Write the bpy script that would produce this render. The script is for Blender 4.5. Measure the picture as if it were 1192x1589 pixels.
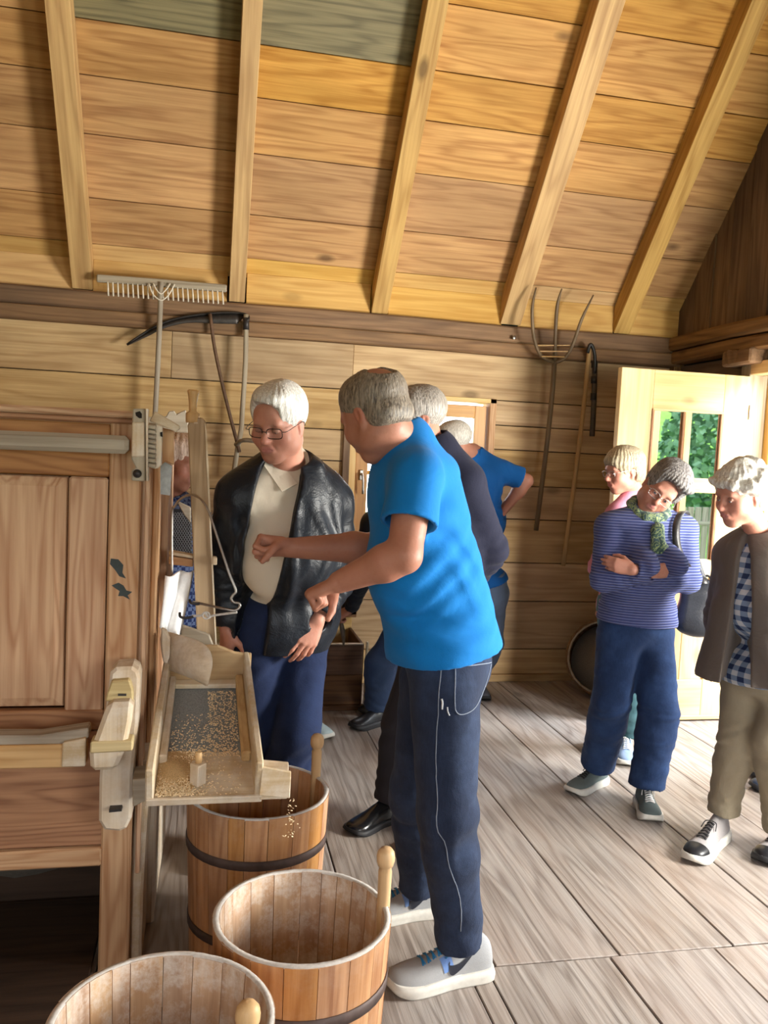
import bpy, bmesh, math, random
import numpy as np
from mathutils import Vector, Matrix
for _o in list(bpy.data.objects): bpy.data.objects.remove(_o)
SC = bpy.context.scene
COL = SC.collection
random.seed(7)

# ------------------------------------------------------------------ camera
H = 1.6
_yaw, _pitch, _roll = .209834, .073978, .048306
FPX, IW, IH = 1295.5, 1192, 1589
_f = np.array([math.sin(_yaw)*math.cos(_pitch), math.cos(_yaw)*math.cos(_pitch), -math.sin(_pitch)])
_r = np.array([math.cos(_yaw), -math.sin(_yaw), 0.]); _u = np.cross(_r, _f)
_r, _u = _r*math.cos(_roll)+_u*math.sin(_roll), -_r*math.sin(_roll)+_u*math.cos(_roll)
cam = bpy.data.cameras.new('camera'); co = bpy.data.objects.new('camera', cam); COL.objects.link(co)
cam.sensor_fit = 'VERTICAL'; cam.sensor_height = 24.0; cam.lens = 24.0*FPX/IH
cam.clip_start = .02; cam.clip_end = 400
co.matrix_world = Matrix(((_r[0], _u[0], -_f[0], 0), (_r[1], _u[1], -_f[1], 0), (_r[2], _u[2], -_f[2], H), (0, 0, 0, 1)))
SC.camera = co
C0 = np.array([0, 0, H])
def J(px, py, Y):
    """survey helper: the real point at distance Y (metres, towards the far wall) seen in direction px, py"""
    d = ((px-596)*_r-(py-794.5)*_u)/FPX+_f
    return C0+d*Y/d[1]

# ------------------------------------------------------------------ world and lights
SC.view_settings.view_transform = 'Standard'; SC.view_settings.look = 'None'
SC.view_settings.gamma = 1; SC.view_settings.use_curve_mapping = False
SC.view_settings.exposure = 0.12
W = bpy.data.worlds.new('sky'); SC.world = W; W.use_nodes = True
_n = W.node_tree.nodes; _l = W.node_tree.links; _n.clear()
_bg = _n.new('ShaderNodeBackground'); _ow = _n.new('ShaderNodeOutputWorld')
_tc = _n.new('ShaderNodeTexCoord'); _sp = _n.new('ShaderNodeSeparateXYZ'); _cr = _n.new('ShaderNodeValToRGB')
_l.new(_tc.outputs['Generated'], _sp.inputs[0]); _l.new(_sp.outputs['Z'], _cr.inputs[0]); _l.new(_cr.outputs[0], _bg.inputs[0]); _l.new(_bg.outputs[0], _ow.inputs[0])
_cr.color_ramp.elements[0].color = (.86, .9, .95, 1); _cr.color_ramp.elements[1].color = (.72, .82, 1, 1)
_bg.inputs['Strength'].default_value = 3.2
def area(name, loc, target, sx, sy, power, color):
    l = bpy.data.lights.new(name, 'AREA'); l.shape = 'RECTANGLE'; l.size = sx; l.size_y = sy; l.energy = power; l.color = color
    o = bpy.data.objects.new(name, l); COL.objects.link(o); o.location = loc
    o.rotation_euler = (Vector(target)-Vector(loc)).to_track_quat('-Z', 'Y').to_euler(); return o
DAY = (1.0, .97, .90); COOL = (.9, .95, 1.0)
area('daylight_doorway', (4.7, 3.5, 3.1), (3.0, 4.15, 0), 1.6, 1.6, 450, COOL)
area('daylight_gable_window', (3.5, 1.85, 1.35), (0.3, 5.0, 2.6), 1.1, 1.1, 325, DAY)
area('front_fill', (-.9, -1.75, 1.6), (.2, 3.5, 1.6), 1.7, 1.3, 16, DAY)  # added frontal fill from behind the camera for the people's near sides
area('front_fill_right', (2.3, -1.75, 1.8), (1.7, 5.5, 2.2), 1.5, 1.1, 48, DAY)  # added fill lamp, unseen, brightening the right of the far wall
area('daylight_back_window', (1.43, 5.95, 1.55), (1.2, 3.5, .6), .9, .9, 16, COOL)

# ------------------------------------------------------------------ node materials
def newmat(name):
    m = bpy.data.materials.new(name); m.use_nodes = True
    nt = m.node_tree; b = nt.nodes['Principled BSDF']; return m, nt, b
def nd(nt, t, **kw):
    n = nt.nodes.new(t)
    for k, v in kw.items():
        if k in n.inputs: n.inputs[k].default_value = v
        else: setattr(n, k, v)
    return n
def ramp(nt, src, stops, interp='LINEAR'):
    r = nt.nodes.new('ShaderNodeValToRGB'); e = r.color_ramp.elements; r.color_ramp.interpolation = interp
    while len(e) < len(stops): e.new(.5)
    for i, (p, c) in enumerate(stops):
        e[i].position = p; e[i].color = (*c, 1) if len(c) == 3 else c
    nt.links.new(src, r.inputs[0]); return r.outputs[0]
def mix(nt, a, b, fac, mode='MIX'):
    m = nt.nodes.new('ShaderNodeMix'); m.data_type = 'RGBA'; m.blend_type = mode
    for sock, v in ((m.inputs[0], fac), (m.inputs[6], a), (m.inputs[7], b)):
        if hasattr(v, 'links'): nt.links.new(v, sock)
        elif isinstance(v, (int, float)): sock.default_value = v
        else: sock.default_value = (*v, 1) if len(v) == 3 else v
    return m.outputs[2]
def math_(nt, op, a, b=None):
    m = nt.nodes.new('ShaderNodeMath'); m.operation = op
    for i, v in enumerate((a, b)):
        if v is None: continue
        if hasattr(v, 'links'): nt.links.new(v, m.inputs[i])
        else: m.inputs[i].default_value = v
    return m.outputs[0]
def bump(nt, b, h, strength=.3, dist=.01):
    n = nt.nodes.new('ShaderNodeBump'); n.inputs['Strength'].default_value = strength; n.inputs['Distance'].default_value = dist
    nt.links.new(h, n.inputs['Height']); nt.links.new(n.outputs[0], b.inputs['Normal'])
def s2l(c): return tuple((x/12.92 if x <= .04045 else ((x+.055)/1.055)**2.4) for x in (v/255 for v in c))
_wc = {}
def wood(name, light, dark, axis='x', ring=1.0, knots=1.0, vary=.25, stain=None, stain_amt=.4, rough=.72, bmp=.25, fine=1.0, flour=0.0):
    """sawn timber; grain runs along the object's local axis"""
    key = (name, axis)
    if key in _wc: return _wc[key]
    m, nt, b = newmat(name+'_'+axis); L = nt.links
    tc = nd(nt, 'ShaderNodeTexCoord'); oi = nd(nt, 'ShaderNodeObjectInfo')
    cv = nd(nt, 'ShaderNodeCombineXYZ')
    for i, k in enumerate((37., 23., 11.)): L.new(math_(nt, 'MULTIPLY', oi.outputs['Random'], k), cv.inputs[i])
    add = nd(nt, 'ShaderNodeVectorMath', operation='ADD'); L.new(tc.outputs['Object'], add.inputs[0]); L.new(cv.outputs[0], add.inputs[1])
    def mapped(al, ac):
        mp = nd(nt, 'ShaderNodeMapping'); s = [ac]*3; s['xyz'.index(axis)] = al; mp.inputs['Scale'].default_value = s
        L.new(add.outputs[0], mp.inputs[0]); return mp.outputs[0]
    # growth rings: distorted bands
    n1 = nd(nt, 'ShaderNodeTexNoise', Scale=1.0, Detail=3.0, Roughness=.5); L.new(mapped(.42, 4.2), n1.inputs['Vector'])
    rings = math_(nt, 'SINE', math_(nt, 'MULTIPLY', n1.outputs['Fac'], 75*ring))
    rg = math_(nt, 'POWER', math_(nt, 'ADD', math_(nt, 'MULTIPLY', rings, .5), .5), 2.0)
    n2 = nd(nt, 'ShaderNodeTexNoise', Scale=1.0, Detail=5.0, Roughness=.65); L.new(mapped(1.3, 70*fine), n2.inputs['Vector'])
    n3 = nd(nt, 'ShaderNodeTexNoise', Scale=1.0, Detail=4.0, Roughness=.6); L.new(mapped(1.1, 4.5), n3.inputs['Vector'])
    g = math_(nt, 'ADD', math_(nt, 'MULTIPLY', rg, .24), math_(nt, 'MULTIPLY', n2.outputs['Fac'], .85))
    c = ramp(nt, g, [(.15, light), (.85, dark)])
    if stain: c = mix(nt, c, stain, math_(nt, 'MULTIPLY', ramp(nt, n3.outputs['Fac'], [(.38, (0, 0, 0)), (.7, (1, 1, 1))]), stain_amt))
    if knots:
        vo = nd(nt, 'ShaderNodeTexVoronoi', Scale=1.0); L.new(mapped(1.7, 3.6), vo.inputs['Vector'])
        kn = ramp(nt, vo.outputs['Distance'], [(.06, (1, 1, 1)), (.135, (0, 0, 0))])
        vr = ramp(nt, vo.outputs['Color'], [(.45, (0, 0, 0)), (.5, (1, 1, 1))])
        kf = math_(nt, 'MULTIPLY', math_(nt, 'MULTIPLY', kn, vr), .75*knots)
        c = mix(nt, c, tuple(x*.28 for x in dark), kf)
    hs = nd(nt, 'ShaderNodeHueSaturation')
    L.new(math_(nt, 'ADD', math_(nt, 'MULTIPLY', oi.outputs['Random'], vary*2), 1-vary), hs.inputs['Value'])
    r2 = math_(nt, 'FRACT', math_(nt, 'MULTIPLY', oi.outputs['Random'], 7.31))
    L.new(math_(nt, 'ADD', math_(nt, 'MULTIPLY', r2, .006), .497), hs.inputs['Hue'])
    L.new(math_(nt, 'ADD', math_(nt, 'MULTIPLY', r2, .22), .88), hs.inputs['Saturation'])
    L.new(c, hs.inputs['Color']); c = hs.outputs[0]
    if flour:
        n4 = nd(nt, 'ShaderNodeTexNoise', Scale=9.0, Detail=7.0, Roughness=.75); L.new(tc.outputs['Object'], n4.inputs['Vector'])
        c = mix(nt, c, s2l((226, 222, 214)), math_(nt, 'MULTIPLY', ramp(nt, n4.outputs['Fac'], [(.44, (0, 0, 0)), (.66, (1, 1, 1))]), flour))
    L.new(c, b.inputs['Base Color']); b.inputs['Roughness'].default_value = rough
    b.inputs['Specular IOR Level'].default_value = .3
    bump(nt, b, math_(nt, 'ADD', g, math_(nt, 'MULTIPLY', n3.outputs['Fac'], .6)), bmp, .004)
    _wc[key] = m; return m
def plain(name, col, rough=.6, metal=0, bmp=0, scale=40, vary=None, spec=.4, sheen=0):
    m, nt, b = newmat(name); L = nt.links
    b.inputs['Roughness'].default_value = rough; b.inputs['Metallic'].default_value = metal
    b.inputs['Specular IOR Level'].default_value = spec
    if sheen: b.inputs['Sheen Weight'].default_value = sheen
    tc = nd(nt, 'ShaderNodeTexCoord'); n = nd(nt, 'ShaderNodeTexNoise', Scale=float(scale), Detail=5.0, Roughness=.6); L.new(tc.outputs['Object'], n.inputs['Vector'])
    v = vary if vary is not None else .18
    c = ramp(nt, n.outputs['Fac'], [(.3, tuple(x*(1-v) for x in col)), (.7, tuple(min(1, x*(1+v)) for x in col))])
    L.new(c, b.inputs['Base Color'])
    if bmp: bump(nt, b, n.outputs['Fac'], bmp, .004)
    return m
ROOF = lambda a='x': wood('roof_board', s2l((212, 166, 102)), s2l((146, 98, 52)), a, ring=1.0, knots=1, vary=.11, stain=s2l((136, 98, 50)), stain_amt=.45)
ROOFG = lambda a='x': wood('grey_roof_board', s2l((150, 138, 96)), s2l((88, 82, 58)), a, ring=1.0, knots=1, vary=.12)
INFILL = lambda a='x': wood('infill_board', s2l((214, 176, 112)), s2l((176, 132, 74)), a, ring=.8, knots=.6, vary=.1)
RAFT = lambda a='x': wood('rafter_timber', s2l((216, 178, 112)), s2l((158, 118, 66)), a, ring=.7, knots=1, vary=.08, stain=s2l((140, 108, 64)), stain_amt=.3)
BEAM = lambda a='x': wood('old_beam', s2l((156, 120, 80)), s2l((92, 64, 40)), a, ring=.8, knots=.8, vary=.08, stain=s2l((84, 66, 50)), stain_amt=.6, bmp=.5)
WALL = lambda a='x': wood('wall_plank', s2l((216, 186, 138)), s2l((162, 128, 84)), a, ring=.7, knots=.8, vary=.13, stain=s2l((122, 96, 66)), stain_amt=.45, rough=.8, bmp=.35)
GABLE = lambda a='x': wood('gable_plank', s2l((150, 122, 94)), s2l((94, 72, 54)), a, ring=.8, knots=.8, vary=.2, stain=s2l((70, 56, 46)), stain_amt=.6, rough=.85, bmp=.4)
FLOOR = lambda a='y': wood('floor_plank', s2l((178, 171, 164)), s2l((106, 96, 89)), a, ring=1.3, knots=.7, vary=.05, stain=s2l((150, 130, 116)), stain_amt=.45, rough=.46, bmp=.7, fine=1.15)
PINE = lambda a='z': wood('new_pine', s2l((236, 206, 148)), s2l((210, 170, 106)), a, ring=.6, knots=.7, vary=.04, rough=.5, bmp=.1)
DARK = plain('dark_void', (.012, .009, .007), .9)
LARCH = lambda a='z': wood('larch_chest', s2l((216, 182, 146)), s2l((160, 112, 78)), a, ring=2.6, knots=.6, vary=.05, rough=.65, bmp=.3, fine=.6)
LARCHD = lambda a='z': wood('larch_rail', s2l((192, 142, 96)), s2l((128, 82, 50)), a, ring=2.4, knots=.6, vary=.06, rough=.6, bmp=.25, fine=.5)
PALE = lambda a='z': wood('pale_worn_wood', s2l((222, 206, 178)), s2l((178, 152, 116)), a, ring=.6, knots=.3, vary=.06, rough=.7, bmp=.2, flour=.5)
GREYW = lambda a='z': wood('weathered_grey_wood', s2l((186, 176, 158)), s2l((130, 116, 98)), a, ring=.7, knots=.4, vary=.05, bmp=.3)

# ------------------------------------------------------------------ mesh helpers
def link(name, me, mat=None, parent=None, loc=(0, 0, 0), rot=None):
    o = bpy.data.objects.new(name, me); COL.objects.link(o); o.location = loc
    if rot is not None: o.rotation_mode = 'QUATERNION'; o.rotation_quaternion = rot
    if mat is not None and me is not None and not me.materials: me.materials.append(mat)
    if parent is not None:
        o.parent = parent
        p = parent; T = Vector((0, 0, 0))
        while p: T += p.location; p = p.parent
        o.matrix_parent_inverse = Matrix.Translation(-T) if True else None
        # parents never rotate: children are modelled in world coordinates
        PWORLD[o.name] = True
    return o
PWORLD = {}
def thing(name, label, cat, loc=(0, 0, 0), group=None):
    o = bpy.data.objects.new(name, None); COL.objects.link(o); o.location = loc; o.empty_display_size = .05
    o['label'] = label; o['category'] = cat
    if group: o['group'] = group
    return o
def tag(o, label, cat=None, group=None, kind=None):
    if label: o['label'] = label
    if cat: o['category'] = cat
    if group: o['group'] = group
    if kind: o['kind'] = kind
    return o
def link2(name, me, mat, parent=None, loc=(0, 0, 0), rot=None):
    """child modelled in world coordinates under a parent chain of pure translations"""
    o = bpy.data.objects.new(name, me); COL.objects.link(o)
    if mat is not None and me is not None and not me.materials: me.materials.append(mat)
    off = Vector((0, 0, 0)); p = parent
    while p is not None: off += p.location; p = p.parent
    o.location = Vector(loc)-off
    if rot is not None: o.rotation_mode = 'QUATERNION'; o.rotation_quaternion = rot
    o.parent = parent; return o
_bxc = {}
def boxmesh(sx, sy, sz, bev=.002, wob=0, mat=None):
    key = (round(sx, 4), round(sy, 4), round(sz, 4), bev, mat.name if mat else '') if not wob else None
    if key and key in _bxc: return _bxc[key]
    bm = bmesh.new(); bmesh.ops.create_cube(bm, size=1)
    for v in bm.verts: v.co.x *= sx; v.co.y *= sy; v.co.z *= sz
    if wob:
        ax = max(range(3), key=lambda i: (sx, sy, sz)[i])
        es = [e for e in bm.edges if abs((e.verts[0].co-e.verts[1].co)[ax]) > .5*(sx, sy, sz)[ax]]
        bmesh.ops.subdivide_edges(bm, edges=es, cuts=9)
        for v in bm.verts:
            t = v.co[ax]
            for i in range(3):
                if i != ax: v.co[i] += wob*(math.sin(t*3.1+i*2+sx*7)+.5*math.sin(t*7.7+i*4+sz*9))+random.uniform(-1, 1)*wob*.3
    if bev: bmesh.ops.bevel(bm, geom=[e for e in bm.edges if e.calc_face_angle(0) > .6], offset=min(bev, min(sx, sy, sz)*.3), segments=1, affect='EDGES')
    me = bpy.data.meshes.new('box'); bm.to_mesh(me); bm.free()
    if mat: me.materials.append(mat)
    if key: _bxc[key] = me
    return me
def box(name, x0, x1, y0, y1, z0, z1, mat, parent=None, bev=.002, rot=None, wob=0):
    me = boxmesh(abs(x1-x0), abs(y1-y0), abs(z1-z0), bev, wob, mat)
    return link2(name, me, None, parent, ((x0+x1)/2, (y0+y1)/2, (z0+z1)/2), rot)
def beam(name, a, b, w, d, mat, parent=None, up=(0, 0, 1), bev=.002, wob=0):
    """a squared stick from a to b: local x along it, w sideways, d along up"""
    a = Vector(a); b = Vector(b); x = (b-a).normalized(); up = Vector(up); y = up.cross(x).normalized(); z = x.cross(y)
    R = Matrix((x, y, z)).transposed()
    me = boxmesh((b-a).length, w, d, bev, wob, mat)
    return link2(name, me, None, parent, (a+b)/2, R.to_quaternion())
def tube_mesh(pts, rads, seg=10, caps=True):
    pts = [Vector(p) for p in pts]; n = len(pts)
    if isinstance(rads, (int, float)): rads = [rads]*n
    V = []; Fc = []
    t0 = (pts[1]-pts[0]).normalized(); up = Vector((0, 0, 1)) if abs(t0.z) < .9 else Vector((1, 0, 0)); s = t0.cross(up).normalized()
    for i, p in enumerate(pts):
        t = (pts[min(i+1, n-1)]-pts[max(i-1, 0)]).normalized(); s = (s-t*s.dot(t)).normalized(); u = t.cross(s)
        for k in range(seg):
            a = 2*math.pi*k/seg; V.append(p+(s*math.cos(a)+u*math.sin(a))*rads[i])
    for i in range(n-1):
        for k in range(seg):
            k2 = (k+1) % seg; Fc.append((i*seg+k, i*seg+k2, (i+1)*seg+k2, (i+1)*seg+k))
    if caps: Fc.append(tuple(range(seg-1, -1, -1))); Fc.append(tuple((n-1)*seg+k for k in range(seg)))
    me = bpy.data.meshes.new('tube'); me.from_pydata([tuple(v) for v in V], [], Fc); me.polygons.foreach_set('use_smooth', [len(f) == 4 for f in Fc]); me.update(); return me
def smooth_path(P, k=6):
    P = [np.array(p, float) for p in P]; out = []
    Q = [2*P[0]-P[1]]+P+[2*P[-1]-P[-2]]
    for i in range(1, len(Q)-2):
        for j in range(k):
            t = j/k; a, b, c, d = Q[i-1], Q[i], Q[i+1], Q[i+2]
            out.append(.5*((2*b)+(-a+c)*t+(2*a-5*b+4*c-d)*t*t+(-a+3*b-3*c+d)*t**3))
    out.append(P[-1]); return out
def tube(name, pts, r, mat, parent=None, seg=10, k=0, rads=None):
    pts = [np.array(p, float) for p in pts]
    if k:
        if rads: rr = smooth_path([(x, 0, 0) for x in rads], k); rads = [max(.0005, x[0]) for x in rr]
        pts = smooth_path(pts, k)
    c = sum(pts)/len(pts)
    me = tube_mesh([p-c for p in pts], rads or r, seg)
    return link2(name, me, mat, parent, tuple(c))
def lathe_mesh(prof, seg=32, closed=False):
    V = []; Fc = []; n = len(prof)
    for (r, z) in prof:
        for k in range(seg):
            a = 2*math.pi*k/seg; V.append((r*math.cos(a), r*math.sin(a), z))
    for i in range(n-1 if not closed else n):
        j = (i+1) % n
        for k in range(seg):
            k2 = (k+1) % seg; Fc.append((i*seg+k, i*seg+k2, j*seg+k2, j*seg+k))
    if not closed: Fc.append(tuple(range(seg-1, -1, -1))); Fc.append(tuple((n-1)*seg+k for k in range(seg)))
    me = bpy.data.meshes.new('lathe'); me.from_pydata(V, [], Fc); me.polygons.foreach_set('use_smooth', [len(f) == 4 for f in Fc]); me.update(); return me
def prism(name, pts2, axes, th, mat, parent=None, bev=.002, subdiv=False):
    """outline pts2 in the plane (origin, u, v); thickness th along u x v, centred"""
    o, u, v = [Vector(a) for a in axes]; u.normalize(); v = (v-u*v.dot(u)).normalized(); w = u.cross(v)
    bm = bmesh.new(); lo = [bm.verts.new((p[0], p[1], -th/2)) for p in pts2]; hi = [bm.verts.new((p[0], p[1], th/2)) for p in pts2]
    n = len(pts2); bm.faces.new(lo[::-1]); bm.faces.new(hi)
    for i in range(n): bm.faces.new((lo[i], lo[(i+1) % n], hi[(i+1) % n], hi[i]))
    bmesh.ops.recalc_face_normals(bm, faces=bm.faces)
    if bev: bmesh.ops.bevel(bm, geom=[e for e in bm.edges if e.calc_face_angle(0) > .9], offset=bev, segments=1, affect='EDGES')
    me = bpy.data.meshes.new('prism'); bm.to_mesh(me); bm.free()
    return link2(name, me, mat, parent, o, Matrix((u, v, w)).transposed().to_quaternion())
def struct(o): o['kind'] = 'structure'; return o
def rawmesh(V, Fc, smooth=False):
    me = bpy.data.meshes.new('m'); me.from_pydata([tuple(v) for v in V], [], Fc)
    if smooth: me.polygons.foreach_set('use_smooth', [True]*len(me.polygons))
    me.update(); return me

# ------------------------------------------------------------------ the room
YW, XG = 5.53, 3.28
# floor
fl = struct(box('floor', -3.1, 3.5, -1.7, 5.7, -.12, -.05, DARK, bev=0))
rear = [-3.0, -2.6, -2.2, -1.82, -1.42, -1.05, -.66, -.28, .12, .52, .935, 1.362, 1.777, 2.056, 2.46, 2.87, 3.30]
front = [-3.0, -2.55, -2.1, -1.68, -1.25, -.83, -.4, .03, .45, .839, .903, 1.322, 1.70, 2.09, 2.5, 2.9, 3.30]
for row, ya, yb in ((rear, 2.378, 5.60), (front, -1.65, 2.37)):
    for a, b in zip(row[:-1], row[1:]):
        dz = random.uniform(-.0015, .0015)
        box('floorboard', a+.0025, b-.0025, ya, yb, -.05, 0+dz, FLOOR(), fl, bev=.0025)
# far wall, with its window opening
wb = struct(box('wall_back', -3.1, .915, YW+.045, YW+.09, 0, 4.0, DARK, bev=0))
seamsL = [.0, .05, .26, .578, .852, 1.296, 1.513, 1.72, 1.99, 2.29]
seamsR = [.0, .05, .232, .578, .852, 1.16, 1.395, 1.643, 1.81, 1.98, 2.29]
WX0, WX1, WZ0, WZ1 = .92, 1.93, .86, 1.985
def wplank(x0, x1, z0, z1, y=YW):
    j = random.uniform(-.004, .004)
    box('plank', x0+.001, x1-.001, y+j, y+.05, z0+.003, z1-.003, WALL(), wb, bev=.003)
for a, b in zip(seamsL[:-1], seamsL[1:]):
    if b > 2.2: wplank(-3.1, -.25, a, b); wplank(-.25, .92, a, b)
    elif a < .8: wplank(-3.1, .92, a, b)
    else: wplank(-3.1, WX0, a, b)
for a, b in zip(seamsR[:-1], seamsR[1:]):
    if a < .04: box('plank', .92, 3.3, YW-.012, YW+.05, .0, .05, WALL(), wb, bev=.003)
    elif b <= .86: wplank(.92, 3.3, a, b)
    elif a > 1.97: wplank(.92, 3.3, a, b)
    else: wplank(WX1+.0, 3.3, a, b)
for zz in ((.86, 1.0),): pass
box('backing_board', WX1-.005, 3.3, YW+.05, YW+.09, 0, 2.5, DARK, wb, bev=0)
box('backing_board', .86, WX1+.05, YW+.05, YW+.09, 0, .85, DARK, wb, bev=0)
box('backing_board', .86, WX1+.05, YW+.05, YW+.09, 2.0, 2.5, DARK, wb, bev=0)
# wall plate: hewn beam under the rafters, a little wavy
box('wall_plate_beam', -3.1, 3.27, YW-.075, YW+.05, 2.285, 2.375, BEAM(), wb, bev=.008, wob=.004)
box('wall_plate_beam', -3.1, 3.27, YW-.055, YW+.05, 2.378, 2.49, BEAM(), wb, bev=.012, wob=.004)
# rafters
TH = math.radians(50); CT, ST = math.cos(TH), math.sin(TH)
P0 = Vector((0, YW, 2.70)); sl = Vector((0, -CT, ST)); nrm = Vector((0, ST, CT))     # slope direction upwards, outward normal
YR = 1.9; SMAX = (YW-YR)/CT
ce = struct(beam('ceiling', P0+nrm*.08+Vector((-3.1, 0, 0))+sl*(SMAX/2-.15), P0+nrm*.08+Vector((3.4, 0, 0))+sl*(SMAX/2-.15), SMAX+.5, .03, DARK, up=nrm, bev=0))
ce_off = ce
def slope_box(name, x0, x1, s0, s1, t0, t1, mat, parent, bev=.002, lift=0.):
    c = P0+sl*((s0+s1)/2)+nrm*((t0+t1)/2)+Vector(((x0+x1)/2, 0, 0))
    me = boxmesh(abs(x1-x0), abs(s1-s0), abs(t1-t0), bev, 0, mat)
    x = Vector((1, 0, 0)); y = sl; z = x.cross(y)
    o = bpy.data.objects.new(name, me); COL.objects.link(o)
    o.matrix_world = Matrix.Translation(c) @ Matrix((x, y, z)).transposed().to_4x4()
    o.parent = parent; o.matrix_parent_inverse = parent.matrix_world.inverted(); return o
bpy.context.view_layer.update()
RX = [(-2.62, .12), (-1.72, .12), (-.795, .12), (.145, .10), (1.08, .11), (2.0, .145), (2.83, .12)]
sseam = [-.05, .09, .38, .75, 1.06, 1.33, 1.66, 1.98, 2.3, 2.65, 3.0, 3.35, 3.7, 4.05, 4.4, 4.75, 5.1, 5.45, 5.8]
xs = [-3.1]+[x for x, _ in RX]+[3.29]
for si, (a, b) in enumerate(zip(sseam[:-1], sseam[1:])):
    # boards are butted over rafters; the left bays have their own seam heights
    cuts = [0]+sorted(random.sample(range(1, 8), 3))+[8] if si else [0, 1, 2, 3, 4, 5, 6, 7, 8]
    if si in (5, 6): cuts = [0, 3, 4, 5, 8]
    if a > 2.7: cuts = [0, 4, 8]
    for c0, c1 in zip(cuts[:-1], cuts[1:]):
        mt = ROOF()
        if (si == 5 and c0 in (3, 4)) or (si == 6 and c0 == 3): mt = ROOFG()
        if si == 0: mt = INFILL()
        slope_box('ceiling_board', xs[c0]+.001, xs[c1]-.001, a+.0025, b-.0025, random.uniform(-.003, .003), .03, mt, ce, bev=.0025)
for rx, rw in RX:
    slope_box('rafter', rx-rw/2, rx+rw/2, -.15, SMAX+.02, -.135, -.002, wood('rafter_timber', (0, 0, 0), (0, 0, 0), 'y') if False else RAFT('y'), ce, bev=.003)
# vertical infill between the rafter feet
for i in range(len(xs)-1):
    x0 = xs[i]+(.06 if i else 0); x1 = xs[i+1]-.06
    if i == len(xs)-2:
        box('infill_board', x0, 3.275, YW+.0, YW+.03, 2.49, 2.69, INFILL(), wb, bev=.003)
    else:
        box('infill_board', x0, x1, YW+.004, YW+.03, 2.488, 2.69, INFILL(), wb, bev=.003)
# the other roof slope, unseen but closing the room
n2 = Vector((0, -ST, CT)); s2 = Vector((0, CT, ST)); Z2 = 2.70
Yf = YR-(YW-YR)
for k in range(12):
    a = k*.48; b = a+.475; c = Vector((.1, Yf, Z2))+s2*((a+b)/2)+n2*.02
    me = boxmesh(6.5, .475, .03, 0, 0, ROOF()); o = bpy.data.objects.new('ceiling_board', me); COL.objects.link(o)
    o.matrix_world = Matrix.Translation(c) @ Matrix((Vector((1, 0, 0)), s2, Vector((1, 0, 0)).cross(s2))).transposed().to_4x4()
    o.parent = ce; o.matrix_parent_inverse = ce.matrix_world.inverted()
# gable wall on the right
wr = struct(box('wall_right', XG+.05, XG+.08, 4.66, 5.6, 0, 2.3, DARK, bev=0))
DY0, DY1, DZ = 3.38, 4.63, 2.17      # doorway
GY0, GY1, GZ0, GZ1 = .75, 2.95, .8, 1.95   # window nearer the viewer
gz = [0, .23, .52, .85, 1.16, 1.42, 1.7, 1.98, 2.3]
def gplank(y0, y1, z0, z1):
    j = random.uniform(-.004, .004)
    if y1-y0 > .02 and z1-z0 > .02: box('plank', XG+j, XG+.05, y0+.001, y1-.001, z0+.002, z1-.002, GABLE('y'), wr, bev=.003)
for a, b in zip(gz[:-1], gz[1:]):
    if b > DZ+.01: gplank(3.0, 5.55, max(a, DZ), b); gplank(-1.7, 3.0, max(a, 0) if a > GZ1 else GZ1, b) if b > GZ1 else None
    if a < DZ: gplank(DY1, 5.55, a, min(b, DZ)); gplank(GY1, DY0, a, min(b, DZ)); gplank(-1.7, GY0, a, min(b, DZ))
    if b <= GZ0+.06: gplank(GY0, GY1, a, min(b, GZ0))
gplank(GY0, GY1, .52, GZ0) ; gplank(GY0, GY1, GZ1, 2.3)
# upright boards of the gable above the tie beam, trimmed to the roof slope
y = 5.56; k = 0
while y > -1.6:
    w = random.uniform(.17, .25); y0 = y-w
    def roofz(yy): return 2.70+(YW-yy)*math.tan(TH) if yy > YR else 2.70+(yy-Yf)*math.tan(TH)
    za, zb = roofz(y0)+.05, roofz(y)+.05; xj = XG+random.uniform(-.006, .006)
    V = [(xj, y0+.002, 2.36), (xj, y-.002, 2.36), (xj, y-.002, zb), (xj, y0+.002, za)]; V += [(v[0]+.04, v[1], v[2]) for v in V]
    cx = (xj, y0, 3.0); V = [(v[0]-cx[0], v[1]-cx[1], v[2]-cx[2]) for v in V]
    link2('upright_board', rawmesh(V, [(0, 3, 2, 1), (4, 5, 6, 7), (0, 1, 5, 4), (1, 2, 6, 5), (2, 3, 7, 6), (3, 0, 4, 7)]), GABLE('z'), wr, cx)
    y = y0
box('backing_board', XG+.05, XG+.07, -1.7, 5.6, 2.17, 8, DARK, wr, bev=0)
box('tie_beam', XG-.10, XG+.04, -1.7, 5.49, 2.405, 2.50, BEAM('y'), wr, bev=.018, wob=.008)
box('tie_beam', XG-.085, XG+.04, -1.7, 5.47, 2.31, 2.40, BEAM('y'), wr, bev=.014, wob=.008)
box('corner_block', XG-.12, XG+.02, 4.52, 4.82, 2.235, 2.33, BEAM('y'), wr, bev=.012, wob=.006)
box('corner_post', XG-.05, XG+.03, 5.47, 5.54, 0, 2.31, BEAM('z'), wr, bev=.006)
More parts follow.
